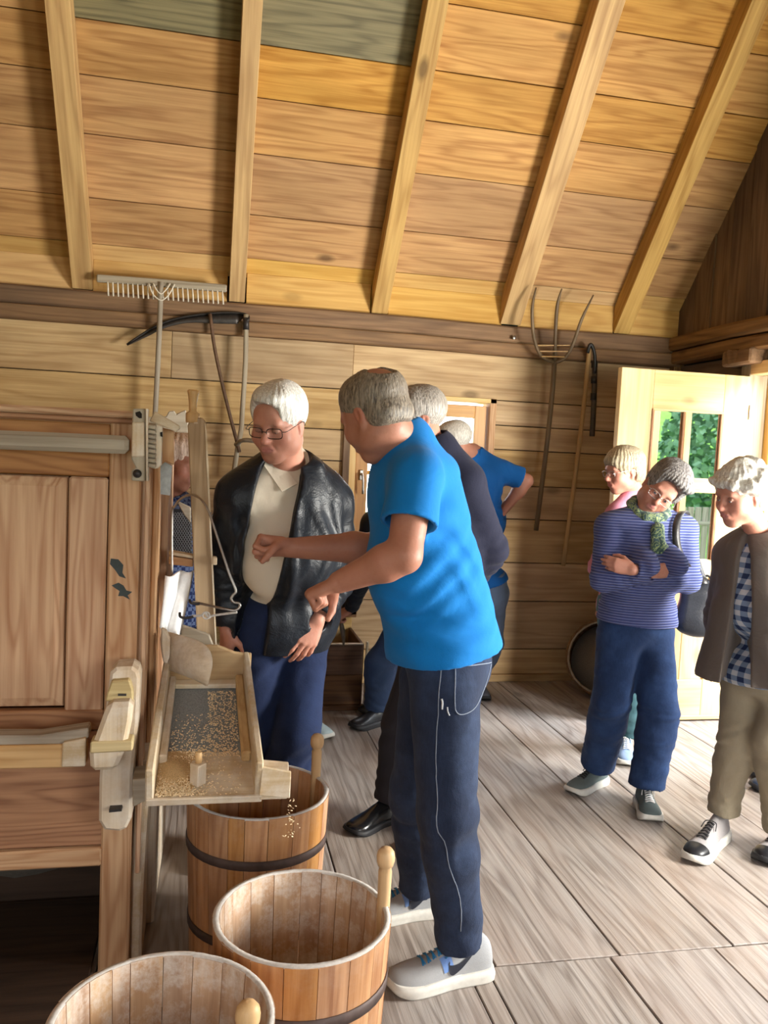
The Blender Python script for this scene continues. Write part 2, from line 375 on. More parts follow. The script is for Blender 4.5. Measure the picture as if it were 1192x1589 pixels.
# doorway casing
dr = struct(box('trim_1', XG-.03, XG+.10, DY1, DY1+.09, 0, 2.25, wood('grey_jamb', s2l((176, 160, 132)), s2l((134, 112, 82)), 'z', vary=.03), bev=.004))
struct(box('trim_2', XG-.03, XG+.10, DY0-.09, DY0, 0, 2.25, PINE('z'), bev=.004))
struct(box('trim_3', XG-.03, XG+.10, DY0, DY1, DZ, 2.25, PINE('y'), bev=.004))
struct(box('trim_4', XG+.10, XG+.16, DY1-.06, DY1+.09, 0, 2.25, PINE('z'), bev=.004))
struct(box('trim_5', XG+.0, XG+.12, DY0, DY1, -.05, .0, FLOOR('y'), bev=.002))
# remaining shell
wl = struct(box('wall_left', -3.12, -3.05, -1.7, 5.6, 0, 8, WALL('y'), bev=0))
wf = struct(box('wall_front', -3.1, -1.9, -1.72, -1.65, 0, 3.2, WALL('x'), bev=0))
for x0, x1, z0, z1 in ((-1.9, 3.2, 0, .9), (-1.9, 3.2, 2.5, 3.2), (.2, 1.2, .9, 2.5), (3.2, 3.4, 0, 3.2)):
    box('plank', x0, x1, -1.72, -1.65, z0, z1, WALL('x'), wf, bev=0)
# window in the gable (outside the picture, it lights the room)
wg = struct(box('window_2', XG-.02, XG+.08, GY0, GY0+.06, GZ0, GZ1, PINE('z'), bev=.003))
box('window_frame', XG-.02, XG+.08, GY1-.06, GY1, GZ0, GZ1, PINE('z'), wg); box('window_frame', XG-.02, XG+.08, GY0, GY1, GZ0, GZ0+.06, PINE('y'), wg); box('window_frame', XG-.02, XG+.08, GY0, GY1, GZ1-.06, GZ1, PINE('y'), wg)
# ---- window_1 in the far wall
HON = lambda a='z': wood('honey_window_wood', s2l((222, 170, 84)), s2l((190, 132, 56)), a, ring=.5, knots=.3, vary=.03, rough=.4, bmp=.08)
win = struct(box('window_1', WX0, WX0+.045, YW-.01, YW+.14, WZ0, WZ1, PINE('z'), bev=.003))
box('casing', WX0-.045, WX0, YW-.03, YW+.02, WZ0-.03, WZ1+.01, GABLE('z'), win)
box('casing', WX1-.045, WX1, YW-.02, YW+.14, WZ0, WZ1, LARCH('z'), win)
box('casing', WX0+.05, WX1, YW-.02, YW+.14, WZ1-.03, WZ1, PINE('x'), win)
box('window_sill', WX0, WX1, YW-.03, YW+.14, WZ0-.03, WZ0+.015, PINE('x'), win)
sx0, sx1, sz0, sz1 = WX0+.05, WX1-.055, WZ0+.02, WZ1-.05
for n_, a in (('sash_stile', (sx0, sx0+.085, sz0, sz1)), ('sash_stile', (sx1-.085, sx1, sz0, sz1))):
    box(n_, a[0], a[1], YW+.02, YW+.075, a[2], a[3], HON('z'), win, bev=.004)
for z0, z1 in ((sz0, sz0+.085), (sz1-.085, sz1)): box('sash_rail', sx0+.085, sx1-.085, YW+.02, YW+.075, z0, z1, HON('x'), win, bev=.004)
box('mullion', 1.405, 1.435, YW+.035, YW+.07, sz0+.085, sz1-.085, HON('z'), win); box('glazing_bar', sx0+.085, sx1-.085, YW+.037, YW+.068, 1.43, 1.455, HON('x'), win)
gm, nt, b = newmat('window_glass'); b.inputs['Transmission Weight'].default_value = 1; b.inputs['Roughness'].default_value = 0; b.inputs['IOR'].default_value = 1.02; b.inputs['Base Color'].default_value = (1, 1, 1, 1)
box('pane', sx0+.08, sx1-.08, YW+.05, YW+.054, sz0+.08, sz1-.08, gm, win, bev=0)
METAL = plain('worn_metal', (.42, .40, .37), .38, 1, 0, 30, .1)
IRON = plain('dark_iron', (.05, .045, .045), .5, .6, .15, 60, .3)
h1 = box('window_handle', sx0+.028, sx0+.055, YW+.0, YW+.02, 1.39, 1.46, METAL, win, bev=.004)
tube('handle_lever', [(sx0+.04, YW-.0, 1.43), (sx0+.04, YW-.035, 1.43), (sx0+.045, YW-.04, 1.40), (sx0+.05, YW-.035, 1.30)], .008, METAL, h1, 8, 4)
# ---- the open door leaf
door = struct(box('door_1', 2.385, 2.60, 4.615, 4.665, .006, 2.16, PINE('z'), bev=.003))
box('door_stile', 3.075, 3.25, 4.615, 4.665, .006, 2.16, PINE('z'), door, bev=.003)
box('door_rail', 2.60, 3.075, 4.615, 4.665, 1.925, 2.16, PINE('x'), door, bev=.003)
box('door_rail', 2.60, 3.075, 4.615, 4.665, 1.44, 1.52, PINE('x'), door, bev=.003)
box('door_rail', 2.60, 3.075, 4.615, 4.665, .92, 1.02, PINE('x'), door, bev=.003)
box('door_rail', 2.60, 3.075, 4.615, 4.665, .006, .26, PINE('x'), door, bev=.003)
box('door_rail', 2.385, 3.25, 4.600, 4.615, .01, .035, PINE('x'), door, bev=.003)
box('muntin', 2.818, 2.862, 4.605, 4.66, 1.52, 1.925, PINE('z'), door, bev=.003); box('muntin', 2.818, 2.862, 4.605, 4.66, 1.02, 1.44, PINE('z'), door, bev=.003)
for x0, x1 in ((2.6, 2.835), (2.845, 3.075)):
    for k in range(3): box('door_panel', 2.6+k*.158, 2.6+(k+1)*.158-.003, 4.625, 4.655, .26, .92, PINE('z'), door, bev=.003) if x0 < 2.7 else None
for z0, z1 in ((1.52, 1.925), (1.02, 1.44)):
    box('glazing_bead', 2.598, 2.612, 4.607, 4.62, z0, z1, LARCHD('z'), door); box('glazing_bead', 3.063, 3.08, 4.607, 4.62, z0, z1, LARCHD('z'), door)
    box('glazing_bead', 2.806, 2.818, 4.607, 4.62, z0, z1, LARCHD('z'), door); box('glazing_bead', 2.6, 3.075, 4.603, 4.62, z1-.008, z1+.004, PINE('x'), door)
gr, nt, b = newmat('door_glass'); b.inputs['Base Color'].default_value = (.85, .9, .92, 1); b.inputs['Metallic'].default_value = 1; b.inputs['Roughness'].default_value = .015
for x0, x1 in ((2.61, 2.812), (2.862, 3.068)):
    for z0, z1 in ((1.52, 1.925), (1.02, 1.44)): box('pane', x0, x1, 4.626, 4.630, z0, z1, gr, door, bev=0)
for z in (1.94, 1.2, .3): box('hinge', 3.25, 3.262, 4.607, 4.62, z-.045, z+.045, METAL, door)
# ---- outdoors: meadow, hedge, hill, terrace
def green(name, a, b_, sc):
    m, nt, b = newmat(name); tc = nd(nt, 'ShaderNodeTexCoord'); n = nd(nt, 'ShaderNodeTexNoise', Scale=float(sc), Detail=8.0, Roughness=.75); nt.links.new(tc.outputs['Object'], n.inputs['Vector'])
    nt.links.new(ramp(nt, n.outputs['Fac'], [(.35, a), (.65, b_)]), b.inputs['Base Color']); b.inputs['Roughness'].default_value = 1; b.inputs['Specular IOR Level'].default_value = 0; return m
gd = struct(box('terrain_meadow', -40, 90, -60, 60, -.6, -.16, green('meadow_grass', (.16, .34, .05), (.28, .5, .1), 3), bev=0))
struct(box('terrace', XG+.12, 7.5, .5, 7.5, -.16, -.02, plain('pale_terrace', (.62, .6, .57), .8, 0, .2, 20), bev=0))
# ------------------------------------------------------------------ tubs for the flour
TUB = lambda a='z': wood('tub_stave', s2l((210, 160, 108)), s2l((148, 96, 56)), a, ring=1.0, knots=.3, vary=.09, rough=.55, bmp=.2, flour=.10)
TUBF = lambda a='z': wood('tub_stave_floury', s2l((214, 182, 148)), s2l((166, 128, 96)), a, ring=.9, knots=.3, vary=.07, rough=.7, bmp=.2, flour=.85)
HOOP = plain('tub_hoop', s2l((84, 70, 66)), .6, .2, .2, 20, .3)
FLOURY = plain('flour_dust', s2l((206, 202, 196)), .9, 0, .4, 90, .12)
def tub(cx, cy, zt, r, hdl, label, floury, seed, ph=0):
    rn = random.Random(seed); t = thing('wooden_tub', label, 'tub', (cx, cy, 0), 'staved wooden flour tubs')
    rb = r*.90; n = 22; th = .017
    cuts = [0]; 
    for k in range(n): cuts.append(cuts[-1]+rn.uniform(.7, 1.3))
    tot = cuts[-1]; cuts = [c/tot*2*math.pi for c in cuts]
    for k in range(n):
        a0, a1 = cuts[k]+.004, cuts[k+1]-.004; m = 4; V = []; Fc = []
        dr = rn.uniform(-.0008, .0008); zz = zt+rn.uniform(-.0015, .0015)
        am = (a0+a1)/2; ox, oy = r*math.cos(am), r*math.sin(am)
        for (rr, z) in ((rb+dr, .0), (r+dr, zz), (r-th+dr, zz), (rb-th+dr, .0)):
            for j in range(m+1):
                a = a0+(a1-a0)*j/m; V.append((rr*math.cos(a)-ox, rr*math.sin(a)-oy, z-zt/2))
        for q in range(4):
            q2 = (q+1) % 4
            for j in range(m): Fc.append((q*(m+1)+j, q*(m+1)+j+1, q2*(m+1)+j+1, q2*(m+1)+j))
        Fc.append((0, m+1, 2*(m+1), 3*(m+1))[::-1]); Fc.append((m, 2*m+1, 3*m+2, 4*m+3))
        me = rawmesh(V, Fc); me.materials.append(TUB())
        me.materials.append(TUBF())
        if floury:
            for p in me.polygons:
                if p.index // m in (1, 2) and p.index < 4*m: p.material_index = 1
        link2('stave', me, None, t, (cx+ox, cy+oy, zt/2))
    link2('tub_floor', lathe_mesh([(rb-th-.001+.004, .03), (rb-th+.004, .045)], 32), TUBF('x'), t, (cx, cy, 0))
    for z in (.72*zt, .22*zt):
        rr = rb+(r-rb)*z/zt
        link2('hoop', lathe_mesh([(rr+.001, z-.014), (rr+.004, z-.014), (rr+.0045, z+.014), (rr+.001, z+.014)], 44, True), HOOP, t, (cx, cy, 0))
    # flour caught on the rim
    prof = []; V = []; Fc = []; N = 120
    for k in range(N):
        a = 2*math.pi*k/N; h = .0018+.0012*rn.random()
        for rr, z in ((r-th+.001, zt-.001), (r-th+.003, zt+h), (r-.003, zt+h), (r-.0005, zt-.001-.004*rn.random())): V.append((rr*math.cos(a), rr*math.sin(a), z))
    for k in range(N):
        k2 = (k+1) % N
        for j in range(3): Fc.append((k*4+j, k2*4+j, k2*4+j+1, k*4+j+1))
    rim = link2('flour_rim', rawmesh(V, Fc, True), FLOURY, t, (cx, cy, 0)); rim['kind'] = 'stuff'
    # carrying peg: a round-headed post rising from one long stave
    a = hdl; px, py = cx+(r-.010)*math.cos(a), cy+(r-.010)*math.sin(a)
    hp = link2('handle_post', lathe_mesh([(.015, -.16), (.016, 0), (.0165, .05), (.017, .085), (.0145, .097), (.019, .100), (.0225, .112), (.023, .122), (.021, .134), (.014, .143), (.004, .146)], 18), PALEH, t, (px, py, zt+ph))
    return t
PALEH = wood('handle_wood', s2l((226, 192, 142)), s2l((186, 146, 98)), 'z', ring=.5, knots=0, vary=.03, rough=.45, bmp=.05)
tub(.190, 2.60, .505, .224, math.radians(25), 'tall wooden tub under the grain chute, farthest of the three tubs', False, 3)
tub(.256, 1.915, .482, .213, math.radians(5), 'flour-dusted wooden tub in the middle, beside the grey trainer', True, 4)
tub(-.052, 1.575, .488, .216, math.radians(-42), 'flour-dusted wooden tub at the bottom edge, nearest of the three tubs', True, 5, -.03)

# ------------------------------------------------------------------ the mill chest
ch = thing('mill_chest', 'large panelled wooden bolting chest of the mill on the left, bare larch', 'mill chest', (-.8, 2.7, 0))
XR = -.172; XL = -1.9; Y0, Y1 = 2.50, 3.35
# corner post and leg in one stick
box('corner_post', -.275, -.188, Y0-.004, Y0+.09, .0, 1.655, LARCH('z'), ch, bev=.006)
box('corner_post', -.262, XR, Y1-.09, Y1, .0, 1.60, LARCH('z'), ch, bev=.006)
box('corner_post', XL, XL+.09, Y0, Y0+.09, 0, 1.65, LARCH('z'), ch, bev=.006)
box('corner_post', XL, XL+.09, Y1-.09, Y1, 0, 1.65, LARCH('z'), ch, bev=.006)
box('cornice', XL, -.205, Y0-.03, Y0+.08, 1.655, 1.675, LARCH('x'), ch, bev=.006)
box('cornice', XL, -.205, Y0-.015, Y0+.08, 1.638, 1.654, LARCHD('x'), ch, bev=.005)
box('top_rail', XL, -.276, Y0-.002, Y0+.03, 1.485, 1.636, LARCHD('x'), ch, bev=.004)
box('stile', -.385, -.279, Y0+.0, Y0+.03, .80, 1.483, LARCH('z'), ch, bev=.006)
box('stile', -1.15, -1.05, Y0+.0, Y0+.03, .80, 1.483, LARCH('z'), ch, bev=.006)
def raised_panel(x0, x1, z0, z1):
    bw = .03
    V = [(x0, Y0+.022, z0), (x1, Y0+.022, z0), (x1, Y0+.022, z1), (x0, Y0+.022, z1), (x0+.004, Y0+.012, z0+.004), (x1-.004, Y0+.012, z0+.004), (x1-.004, Y0+.012, z1-.004), (x0+.004, Y0+.012, z1-.004),
         (x0+bw, Y0+.002, z0+bw), (x1-bw, Y0+.002, z0+bw), (x1-bw, Y0+.002, z1-bw), (x0+bw, Y0+.002, z1-bw)]
    c = ((x0+x1)/2, Y0, (z0+z1)/2); V = [tuple(v[i]-c[i] for i in range(3)) for v in V]
    Fc = []
    for k in range(4):
        k2 = (k+1) % 4; Fc += [(k, k2, 4+k2, 4+k), (4+k, 4+k2, 8+k2, 8+k)]
    Fc += [(8, 9, 10, 11), (3, 2, 1, 0)]
    link2('raised_panel', rawmesh(V, Fc), LARCH('z'), ch, c)
raised_panel(-1.045, -.389, .812, 1.482); raised_panel(-1.8, -1.155, .812, 1.482)
box('mid_rail', XL, -.276, Y0-.004, Y0+.03, .745, .806, LARCHD('x'), ch, bev=.004)
box('lower_board', XL, -.272, Y0+.0, Y0+.03, .395, .742, LARCHD('x'), ch, bev=.004)
box('bottom_rail', XL, -.272, Y0-.012, Y0+.03, .335, .392, LARCH('x'), ch, bev=.006)
box('side_board', XR-.02, XR, Y0+.09, Y0+.28, .28, 1.60, LARCH('z'), ch, bev=.004)
box('side_board', XR-.02, XR+.002, Y0+.283, Y0+.47, .28, 1.60, LARCH('z'), ch, bev=.004)
box('side_board', XR-.02, XR+.0, Y0+.473, Y1-.092, .28, 1.60, LARCH('z'), ch, bev=.004)
box('side_moulding', XR-.004, XR+.010, Y0+.0, Y0+.02, .30, 1.60, LARCH('z'), ch, bev=.003)
box('side_moulding', XR-.004, XR+.010, Y0+.08, Y0+.095, .30, 1.60, LARCH('z'), ch, bev=.003)
box('side_frame', XR, -.130, 2.97, 3.35, .5, 1.60, LARCH('z'), ch, bev=.006)
box('side_frame', XR, -.150, 2.76, 2.965, .5, 1.56, LARCH('z'), ch, bev=.006)
box('foot_board', -.187, -.150, Y0+.03, Y0+.24, .0, .62, PALE('z'), ch, bev=.008, wob=.004)
box('foot_board', -.187, -.128, Y0+.245, Y1, .0, .60, PALE('z'), ch, bev=.008, wob=.004)
box('chest_floor', XL, -.2, Y0+.03, Y1, .36, .385, LARCHD('x'), ch)
box('chest_back', XL, -.2, Y1-.02, Y1, .0, 1.6, LARCHD('x'), ch)
box('chest_lid', XL, -.2, Y0+.02, Y1, 1.60, 1.62, LARCHD('x'), ch)
box('dark_hollow_board', XL, -.19, Y0+.42, Y0+.45, 0, .36, wood('dark_hollow_board', s2l((74, 56, 44)), s2l((48, 36, 28)), 'x', vary=.02), ch)  # dark board added to give the hollow under the chest its shade
box('base_board', XL, -.295, 1.9, Y0+.40, .001, .02, wood('dark_hollow_board', (0, 0, 0), (0, 0, 0), 'x'), ch)  # dark slab standing in for the shaded floor under and before the chest
# grey sacking drooping below the chest
V = []; Fc = []
for i in range(25):
    for j in range(9):
        x = -1.7+i*.06; z = .345-j*.018-.02*math.sin(i*.7)*j/8
        V.append((x, Y0+.10+.03*math.sin(i*1.1+j*.4)+j*.02, z))
for i in range(24):
    for j in range(8): a = i*9+j; Fc.append((a, a+9, a+10, a+1))
link2('sacking', rawmesh(V, Fc, True), plain('sacking', s2l((96, 92, 84)), .95, 0, .3, 50), ch)
# stamp mark on the post
STAMP = plain('dark_stamp', s2l((58, 66, 66)), .7)
for (px, py, q) in ((181, 880, [(-8, 12), (2, 11), (9, 3), (8, -8), (13, -16), (4, -13), (-2, -4), (-9, 4)]), (187, 914, [(-12, 5), (-3, 9), (4, 5), (8, -2), (16, -4), (10, -9), (13, -15), (4, -10), (-3, -10), (-1, -3), (-7, 1)])):
    c = J(px, py, Y0-.0055)
    prism('stamp_mark', [(a*.00205, b*.00205) for a, b in q], ((c[0], Y0-.0052, c[2]), (1, 0, 0), (0, 0, 1)), .0016, STAMP, ch, bev=0)

# round bar across the chest front
b0 = J(-60, 680, 2.42); b1 = J(201, 690, 2.42)
bar = box('cross_bar', -1.9, b1[0], 2.40, 2.444, (b1[2]-.026), (b1[2]+.024), GREYW('x'), bev=.012, wob=.002)
tag(bar, 'weathered horizontal bar across the top of the panelled chest', 'bar')
def P(px, py, Y): return tuple(J(px, py, Y))
def poly(name, pts, Y, th, mat, parent=None, bev=.003):
    """flat sawn board facing the room, outline surveyed at distance Y, thickness th backwards"""
    w = [J(p[0], p[1], Y) for p in pts]; cx = sum(a[0] for a in w)/len(w); cz = sum(a[2] for a in w)/len(w)
    return prism(name, [(a[0]-cx, a[2]-cz) for a in w], ((cx, Y+th/2, cz), (1, 0, 0), (0, 0, 1)), th, mat, parent, bev)
# ratchet bracket at the chest corner
rk = thing('ratchet_bracket', 'carved wooden bracket with a toothed rack at the top corner of the chest', 'bracket', P(222, 744, 2.42))
poly('bracket_cheek', [(206, 634), (226, 634), (227, 700), (226, 747), (204, 746), (204, 730), (211, 726), (204, 712)], 2.40, .07, GREYW('y'), rk)
poly('bracket_block', [(205, 655), (224, 655), (224, 709), (204, 709)], 2.392, .03, PALE('y'), rk)
poly('peg_hole', [(210, 640), (217, 638), (220, 642), (220, 649), (216, 649), (211, 645)], 2.397, .004, DARK, rk, 0)
poly('keeper_strip', [(226, 634), (229, 634), (229, 747), (227, 747)], 2.385, .06, PALE('y'), rk, .001)
k1 = link2('keyhole_knob', lathe_mesh([(.0005, -.012), (.011, -.010), (.012, 0), (.009, .006), (.0005, .008)], 14), IRON, rk, P(213, 735, 2.392), Vector((0, -1, 0)).to_track_quat('Z', 'Y'))
poly('toothed_rack', [(229, 655), (252, 662), (250, 722), (243, 728), (228, 724)], 2.43, .05, PALE('y'), rk)
for k in range(9):
    y = 660+k*7.4
    a, b2 = J(229, y, 2.425), J(242.5, y+2.2, 2.425)
    prism('tooth', [(-.009, -.0065), (.012, -.0065), (.012, .004), (-.009, .0075)], ((a[0]+.0, a[1], a[2]), (0, -1, 0), (0, 0, 1)), .001, GREYW('x'), rk, 0) if False else beam('tooth', a, b2, .03, .0105, GREYW('x'), rk, up=(0, -.35, 1), bev=.003)
poly('rack_plate', [(250, 663), (270, 668), (270, 722), (262, 718), (256, 716), (250, 722)], 2.50, .03, LARCH('y'), rk)
poly('slot', [(248.5, 671), (252, 670), (252, 678), (249, 677)], 2.424, .01, DARK, rk, 0)
poly('tin_plate', [(249, 723), (256, 717), (267, 723), (264, 769), (249, 767)], 2.52, .004, plain('tin', s2l((150, 150, 148)), .55, .5, .1, 50, .2), rk, 0)
lv = poly('pawl_lever', [(240, 638), (246, 641), (278, 660), (279, 665), (272, 671), (268, 668), (233, 654), (232, 652)], 2.45, .05, PALE('x'))
tag(lv, 'short slanting wooden lever lying on the bracket at the chest corner', 'lever')
# rail behind and scalloped ledge
sr = poly('scalloped_rail', [(200, 648), (258, 646), (262, 638), (270, 637), (274, 643), (280, 639), (288, 636), (292, 648), (292, 672), (200, 665)], 3.25, .03, GREYW('x'))
tag(sr, 'dark scalloped wooden rail running from the chest to the tall board', 'rail')
# tall leaning board with a handle
tb = thing('tall_board', 'tall upright plank with a knobbed peg on top beside the chest', 'board', P(318, 1010, 2.85))
poly('plank', [(296, 648), (314, 648), (320, 655), (352, 1420), (325, 1420), (291, 660)], 2.85, .03, wood('tall_plank', s2l((196, 172, 140)), s2l((150, 124, 94)), 'y', ring=1.5, knots=.2, vary=.02, bmp=.15), tb, .004)
poly('pin', [(301, 655), (307, 655), (307, 657.5), (301, 657.5)], 2.846, .008, PALE('x'), tb, 0)
poly('edge_strip', [(319, 657), (321, 670), (337, 1010), (334.5, 1010), (317.5, 657)], 2.845, .03, PALE('y'), tb, 0)
hk = link2('peg_handle', lathe_mesh([(.021, -.062), (.0225, -.05), (.0225, -.03), (.012, -.024), (.013, 0), (.017, .03), (.0205, .042), (.016, .047)], 8), PALEH, tb, P(299.5, 627, 2.865))
poly('peg_end', [(330, 864), (337, 865), (337, 877), (330, 877)], 2.83, .03, PALE('x'), tb)
poly('crossbar', [(262, 855), (300, 862), (300, 867), (262, 861)], 2.88, .05, PALE('x'), tb)
poly('crossbar', [(262, 863), (300, 868), (300, 880), (262, 876)], 2.89, .04, LARCH('x'), tb)
# black woven mesh screen behind
msh = thing('mesh_screen', 'black woven mesh panel seen between the chest and the tall plank', 'mesh', P(281, 860, 3.4))
NET = plain('black_net', (.02, .02, .024), .6)
V = []; Fc = []
def strip(a, b, r=.0016):
    global V, Fc
    a = Vector(a); b = Vector(b); d = (b-a).normalized(); s_ = d.cross(Vector((0, 1, 0))).normalized()*r; u_ = Vector((0, r, 0)); n0 = len(V)
    for p in (a, b): V += [p+s_, p+u_, p-s_, p-u_]
    for k in range(4): Fc.append((n0+k, n0+(k+1) % 4, n0+4+(k+1) % 4, n0+4+k))
for k in range(-8, 14):
    strip(P(264+k*4-20, 795, 3.4), P(264+k*4+20, 860, 3.4)); strip(P(264+k*4+20, 795, 3.4), P(264+k*4-20, 860, 3.4))
g = link2('net', rawmesh(V, Fc), plain('grey_net', (.12, .12, .13), .6), msh); g['kind'] = 'stuff'
poly('backing', [(262, 790), (297, 790), (297, 866), (262, 866)], 3.43, .01, NET, msh)
poly('board_edge', [(273, 776), (296, 787), (296, 812), (286, 800)], 3.35, .01, GREYW('x'), msh)

# ---- big wooden lever in front of the post, with its arm
ba = thing('rocking_arm', 'pale wooden rocking arm and tall lever block in front of the chest', 'lever', P(190, 1290, 2.36))
poly('lever_block', [(171, 1044), (180, 1036), (205, 1035), (214, 1041), (217, 1052), (214, 1120), (206, 1200), (204, 1270), (196, 1286), (186, 1291), (162, 1289), (153, 1275), (154, 1210), (158, 1150), (165, 1090)], 2.36, .10, PALE('y'), ba, .008)
poly('wedge', [(173, 1057), (201, 1055), (206, 1070), (207, 1088), (163, 1089), (166, 1076)], 2.335, .03, wood('greenish_wedge', s2l((214, 196, 150)), s2l((168, 146, 104)), 'x', vary=.02), ba, .004)
poly('curved_knee', [(168, 1092), (207, 1090), (204, 1120), (196, 1160), (180, 1196), (140, 1198), (138, 1170), (150, 1138), (160, 1110)], 2.29, .07, PALE('y'), ba, .012)
poly('cross_strip', [(140, 1152), (206, 1150), (206, 1166), (139, 1170)], 2.282, .06, wood('greenish_wedge', (0, 0, 0), (0, 0, 0), 'x'), ba, .004)
for q in (((182, 1126), (196, 1127), (196, 1129), (182, 1129)), ((169, 1257), (188, 1256), (189, 1259), (169, 1261)), ((183, 1077), (196, 1077), (196, 1080), (183, 1080))):
    poly('iron_staple', list(q), 2.33, .03, IRON, ba, 0)
poly('arm_beam', [(-120, 1142), (60, 1142), (137, 1130), (137, 1146), (100, 1156), (-120, 1160)], 2.34, .06, GREYW('x'), ba, .004)
poly('arm_board', [(-120, 1160), (95, 1156), (133, 1147), (132, 1190), (95, 1192), (-120, 1197)], 2.33, .06, wood('arm_board', s2l((226, 190, 138)), s2l((178, 136, 84)), 'x', ring=1, vary=.02), ba, .004)
poly('arm_end', [(97, 1153), (133, 1146), (132, 1190), (95, 1191)], 2.322, .02, PALE('x'), ba, .003)

# ------------------------------------------------------------------ grain chute (sieve tray)
ct = thing('grain_tray', 'pale wooden sieve tray full of grain sloping out of the chest', 'tray', (.02, 2.45, .66))
fz, bz, fy, by = .652, .80, 2.21, 2.80
def tr(x, t, h):      # x across, t along 0 front .. 1 back, h above the tray floor
    nx = x*(1-.10*t)+.005
    y = fy+(by-fy)*t; z = fz+(bz-fz)*t+.0
    return (nx, y-h*.24, z+h*.97)
def hexa(name, a, b, c, d, th0, th1, mat, bev=.003):
    """board from four tray-space corners (x,t) at heights th0..th1"""
    V = [tr(*p, th0) for p in (a, b, c, d)]+[tr(*p, th1) for p in (a, b, c, d)]
    cx = [sum(v[i] for v in V)/8 for i in range(3)]; V = [tuple(v[i]-cx[i] for i in range(3)) for v in V]
    bm = bmesh.new(); vs = [bm.verts.new(v) for v in V]
    for f in ((3, 2, 1, 0), (4, 5, 6, 7), (0, 1, 5, 4), (1, 2, 6, 5), (2, 3, 7, 6), (3, 0, 4, 7)): bm.faces.new([vs[i] for i in f])
    bmesh.ops.recalc_face_normals(bm, faces=bm.faces); bmesh.ops.bevel(bm, geom=list(bm.edges), offset=bev, segments=1, affect='EDGES')
    me = bpy.data.meshes.new('h'); bm.to_mesh(me); bm.free(); return link2(name, me, mat, ct, cx)
hexa('tray_floor', (-.13, 0), (.158, 0), (.158, .34), (-.13, .34), -.012, 0, PALE('x'))
hexa('tray_floor', (-.13, .93), (.158, .93), (.158, 1.0), (-.13, 1.0), -.012, 0, PALE('x'))
SIV = plain('sieve_mesh', s2l((150, 156, 158)), .55, .3, .8, 260, .35)
hexa('sieve_mesh', (-.125, .34), (.15, .34), (.15, .94), (-.125, .94), -.006, -.002, SIV, .0005)
hexa('tray_side', (-.140, 0), (-.118, 0), (-.118, 1.02), (-.140, 1.02), -.012, .092, PALE('y'), .004)
hexa('tray_side', (.146, 0), (.166, 0), (.166, 1.02), (.146, 1.02), -.012, .105, PALE('y'), .004)
hexa('tray_lip', (-.138, -.012), (.165, -.012), (.165, .005), (-.138, .005), -.016, .004, PALE('x'), .002)
hexa('batten', (-.118, .25), (-.095, .25), (-.095, .98), (-.118, .98), 0, .03, PALE('y'), .004)
hexa('batten', (.118, .25), (.146, .25), (.146, .98), (.118, .98), 0, .034, wood('batten', s2l((214, 184, 140)), s2l((176, 142, 100)), 'y', vary=.02), .005)
hexa('cross_batten', (-.118, .92), (.146, .92), (.146, .98), (-.118, .98), 0, .016, PALE('x'), .003)
# scalloped back board
c = tr(.0, 1.0, 0); pr = [(-.125, -.01), (.157, -.01), (.157, .103), (.13, .103), (.10, .108), (.07, .122), (.045, .132), (.02, .132), (-.125, .13)]
prism('back_board', pr, (c, (1, 0, 0), (0, -.2, 1)), .016, wood('back_board', s2l((206, 178, 138)), s2l((164, 132, 92)), 'x', vary=.02), ct, .003)
# splitter block with a dowel
sx, sy, sz = tr(-.005, .10, 0)
sb = prism('splitter_block', [(0, -.027), (.022, .0), (.017, .022), (-.017, .022), (-.022, .0)], ((sx, sy, sz+.029), (1, 0, 0), (0, 1, 0)), .058, PALE('z'), ct, .002)
link2('dowel', lathe_mesh([(.009, 0), (.009, .028), (.0075, .030)], 14), PALEH, sb, (sx, sy+.003, sz+.058))
# side spout emptying into the far tub
spo = thing('side_spout', 'small pale wooden spout on the right of the sieve tray above the far tub', 'spout', tr(.2, .05, 0))
poly('front_board', [(407, 1190), (452, 1198), (450, 1239), (402, 1235)], 2.19, .010, PALE('x'), spo, .002)
poly('back_board', [(405, 1180), (448, 1184), (448, 1200), (405, 1196)], 2.27, .010, PALE('x'), spo, .002)
box('spout_floor', .165, .238, 2.20, 2.27, .644, .652, PALE('x'), spo)
# arm carrying the tray
tm = poly('tray_bearer', [(205, 1210), (234, 1208), (236, 1240), (222, 1245), (206, 1253)], 2.30, .10, GREYW('x')); tag(tm, 'weathered block carrying the front left corner of the sieve tray', 'block')
# grain
def grains(name, pts, mat, size=.0022, parent=None, stuff=True):
    V = []; Fc = []; rn = random.Random(11)
    for p in pts:
        d = Vector((rn.uniform(-1, 1), rn.uniform(-1, 1), rn.uniform(-.3, .3))).normalized(); s_ = d.cross(Vector((0, 0, 1))).normalized(); u_ = s_.cross(d)
        n0 = len(V); L_ = size*1.7; w = size*.75; p = Vector(p)
        V += [p+d*L_, p-d*L_, p+s_*w, p-s_*w, p+u_*w, p-u_*w]
        Fc += [(n0+i, n0+j, n0+k) for i, j, k in ((0, 2, 4), (2, 1, 4), (1, 3, 4), (3, 0, 4), (2, 0, 5), (1, 2, 5), (3, 1, 5), (0, 3, 5))]
    o = link2(name, rawmesh(V, Fc), mat, parent); return o
GR = plain('grain', s2l((232, 208, 168)), .6, 0, 0, 300, .25)
rn = random.Random(5); pts = []
for k in range(4300):
    t = rn.random()**1.25*.88+.01; x = rn.gauss(-.065, .035) if t < .3 else rn.uniform(-.09, .115)
    if t < .3 and rn.random() < .09: x = rn.uniform(-.11, .12)
    if not -.115 < x < .14: continue
    if t > .36 and x < .02 and rn.random() < .25+(t-.36)*2.2: continue
    if t > .36 and rn.random() < .25: continue
    pts.append(tr(x, t, .002+.006*rn.random()*(t < .3)))
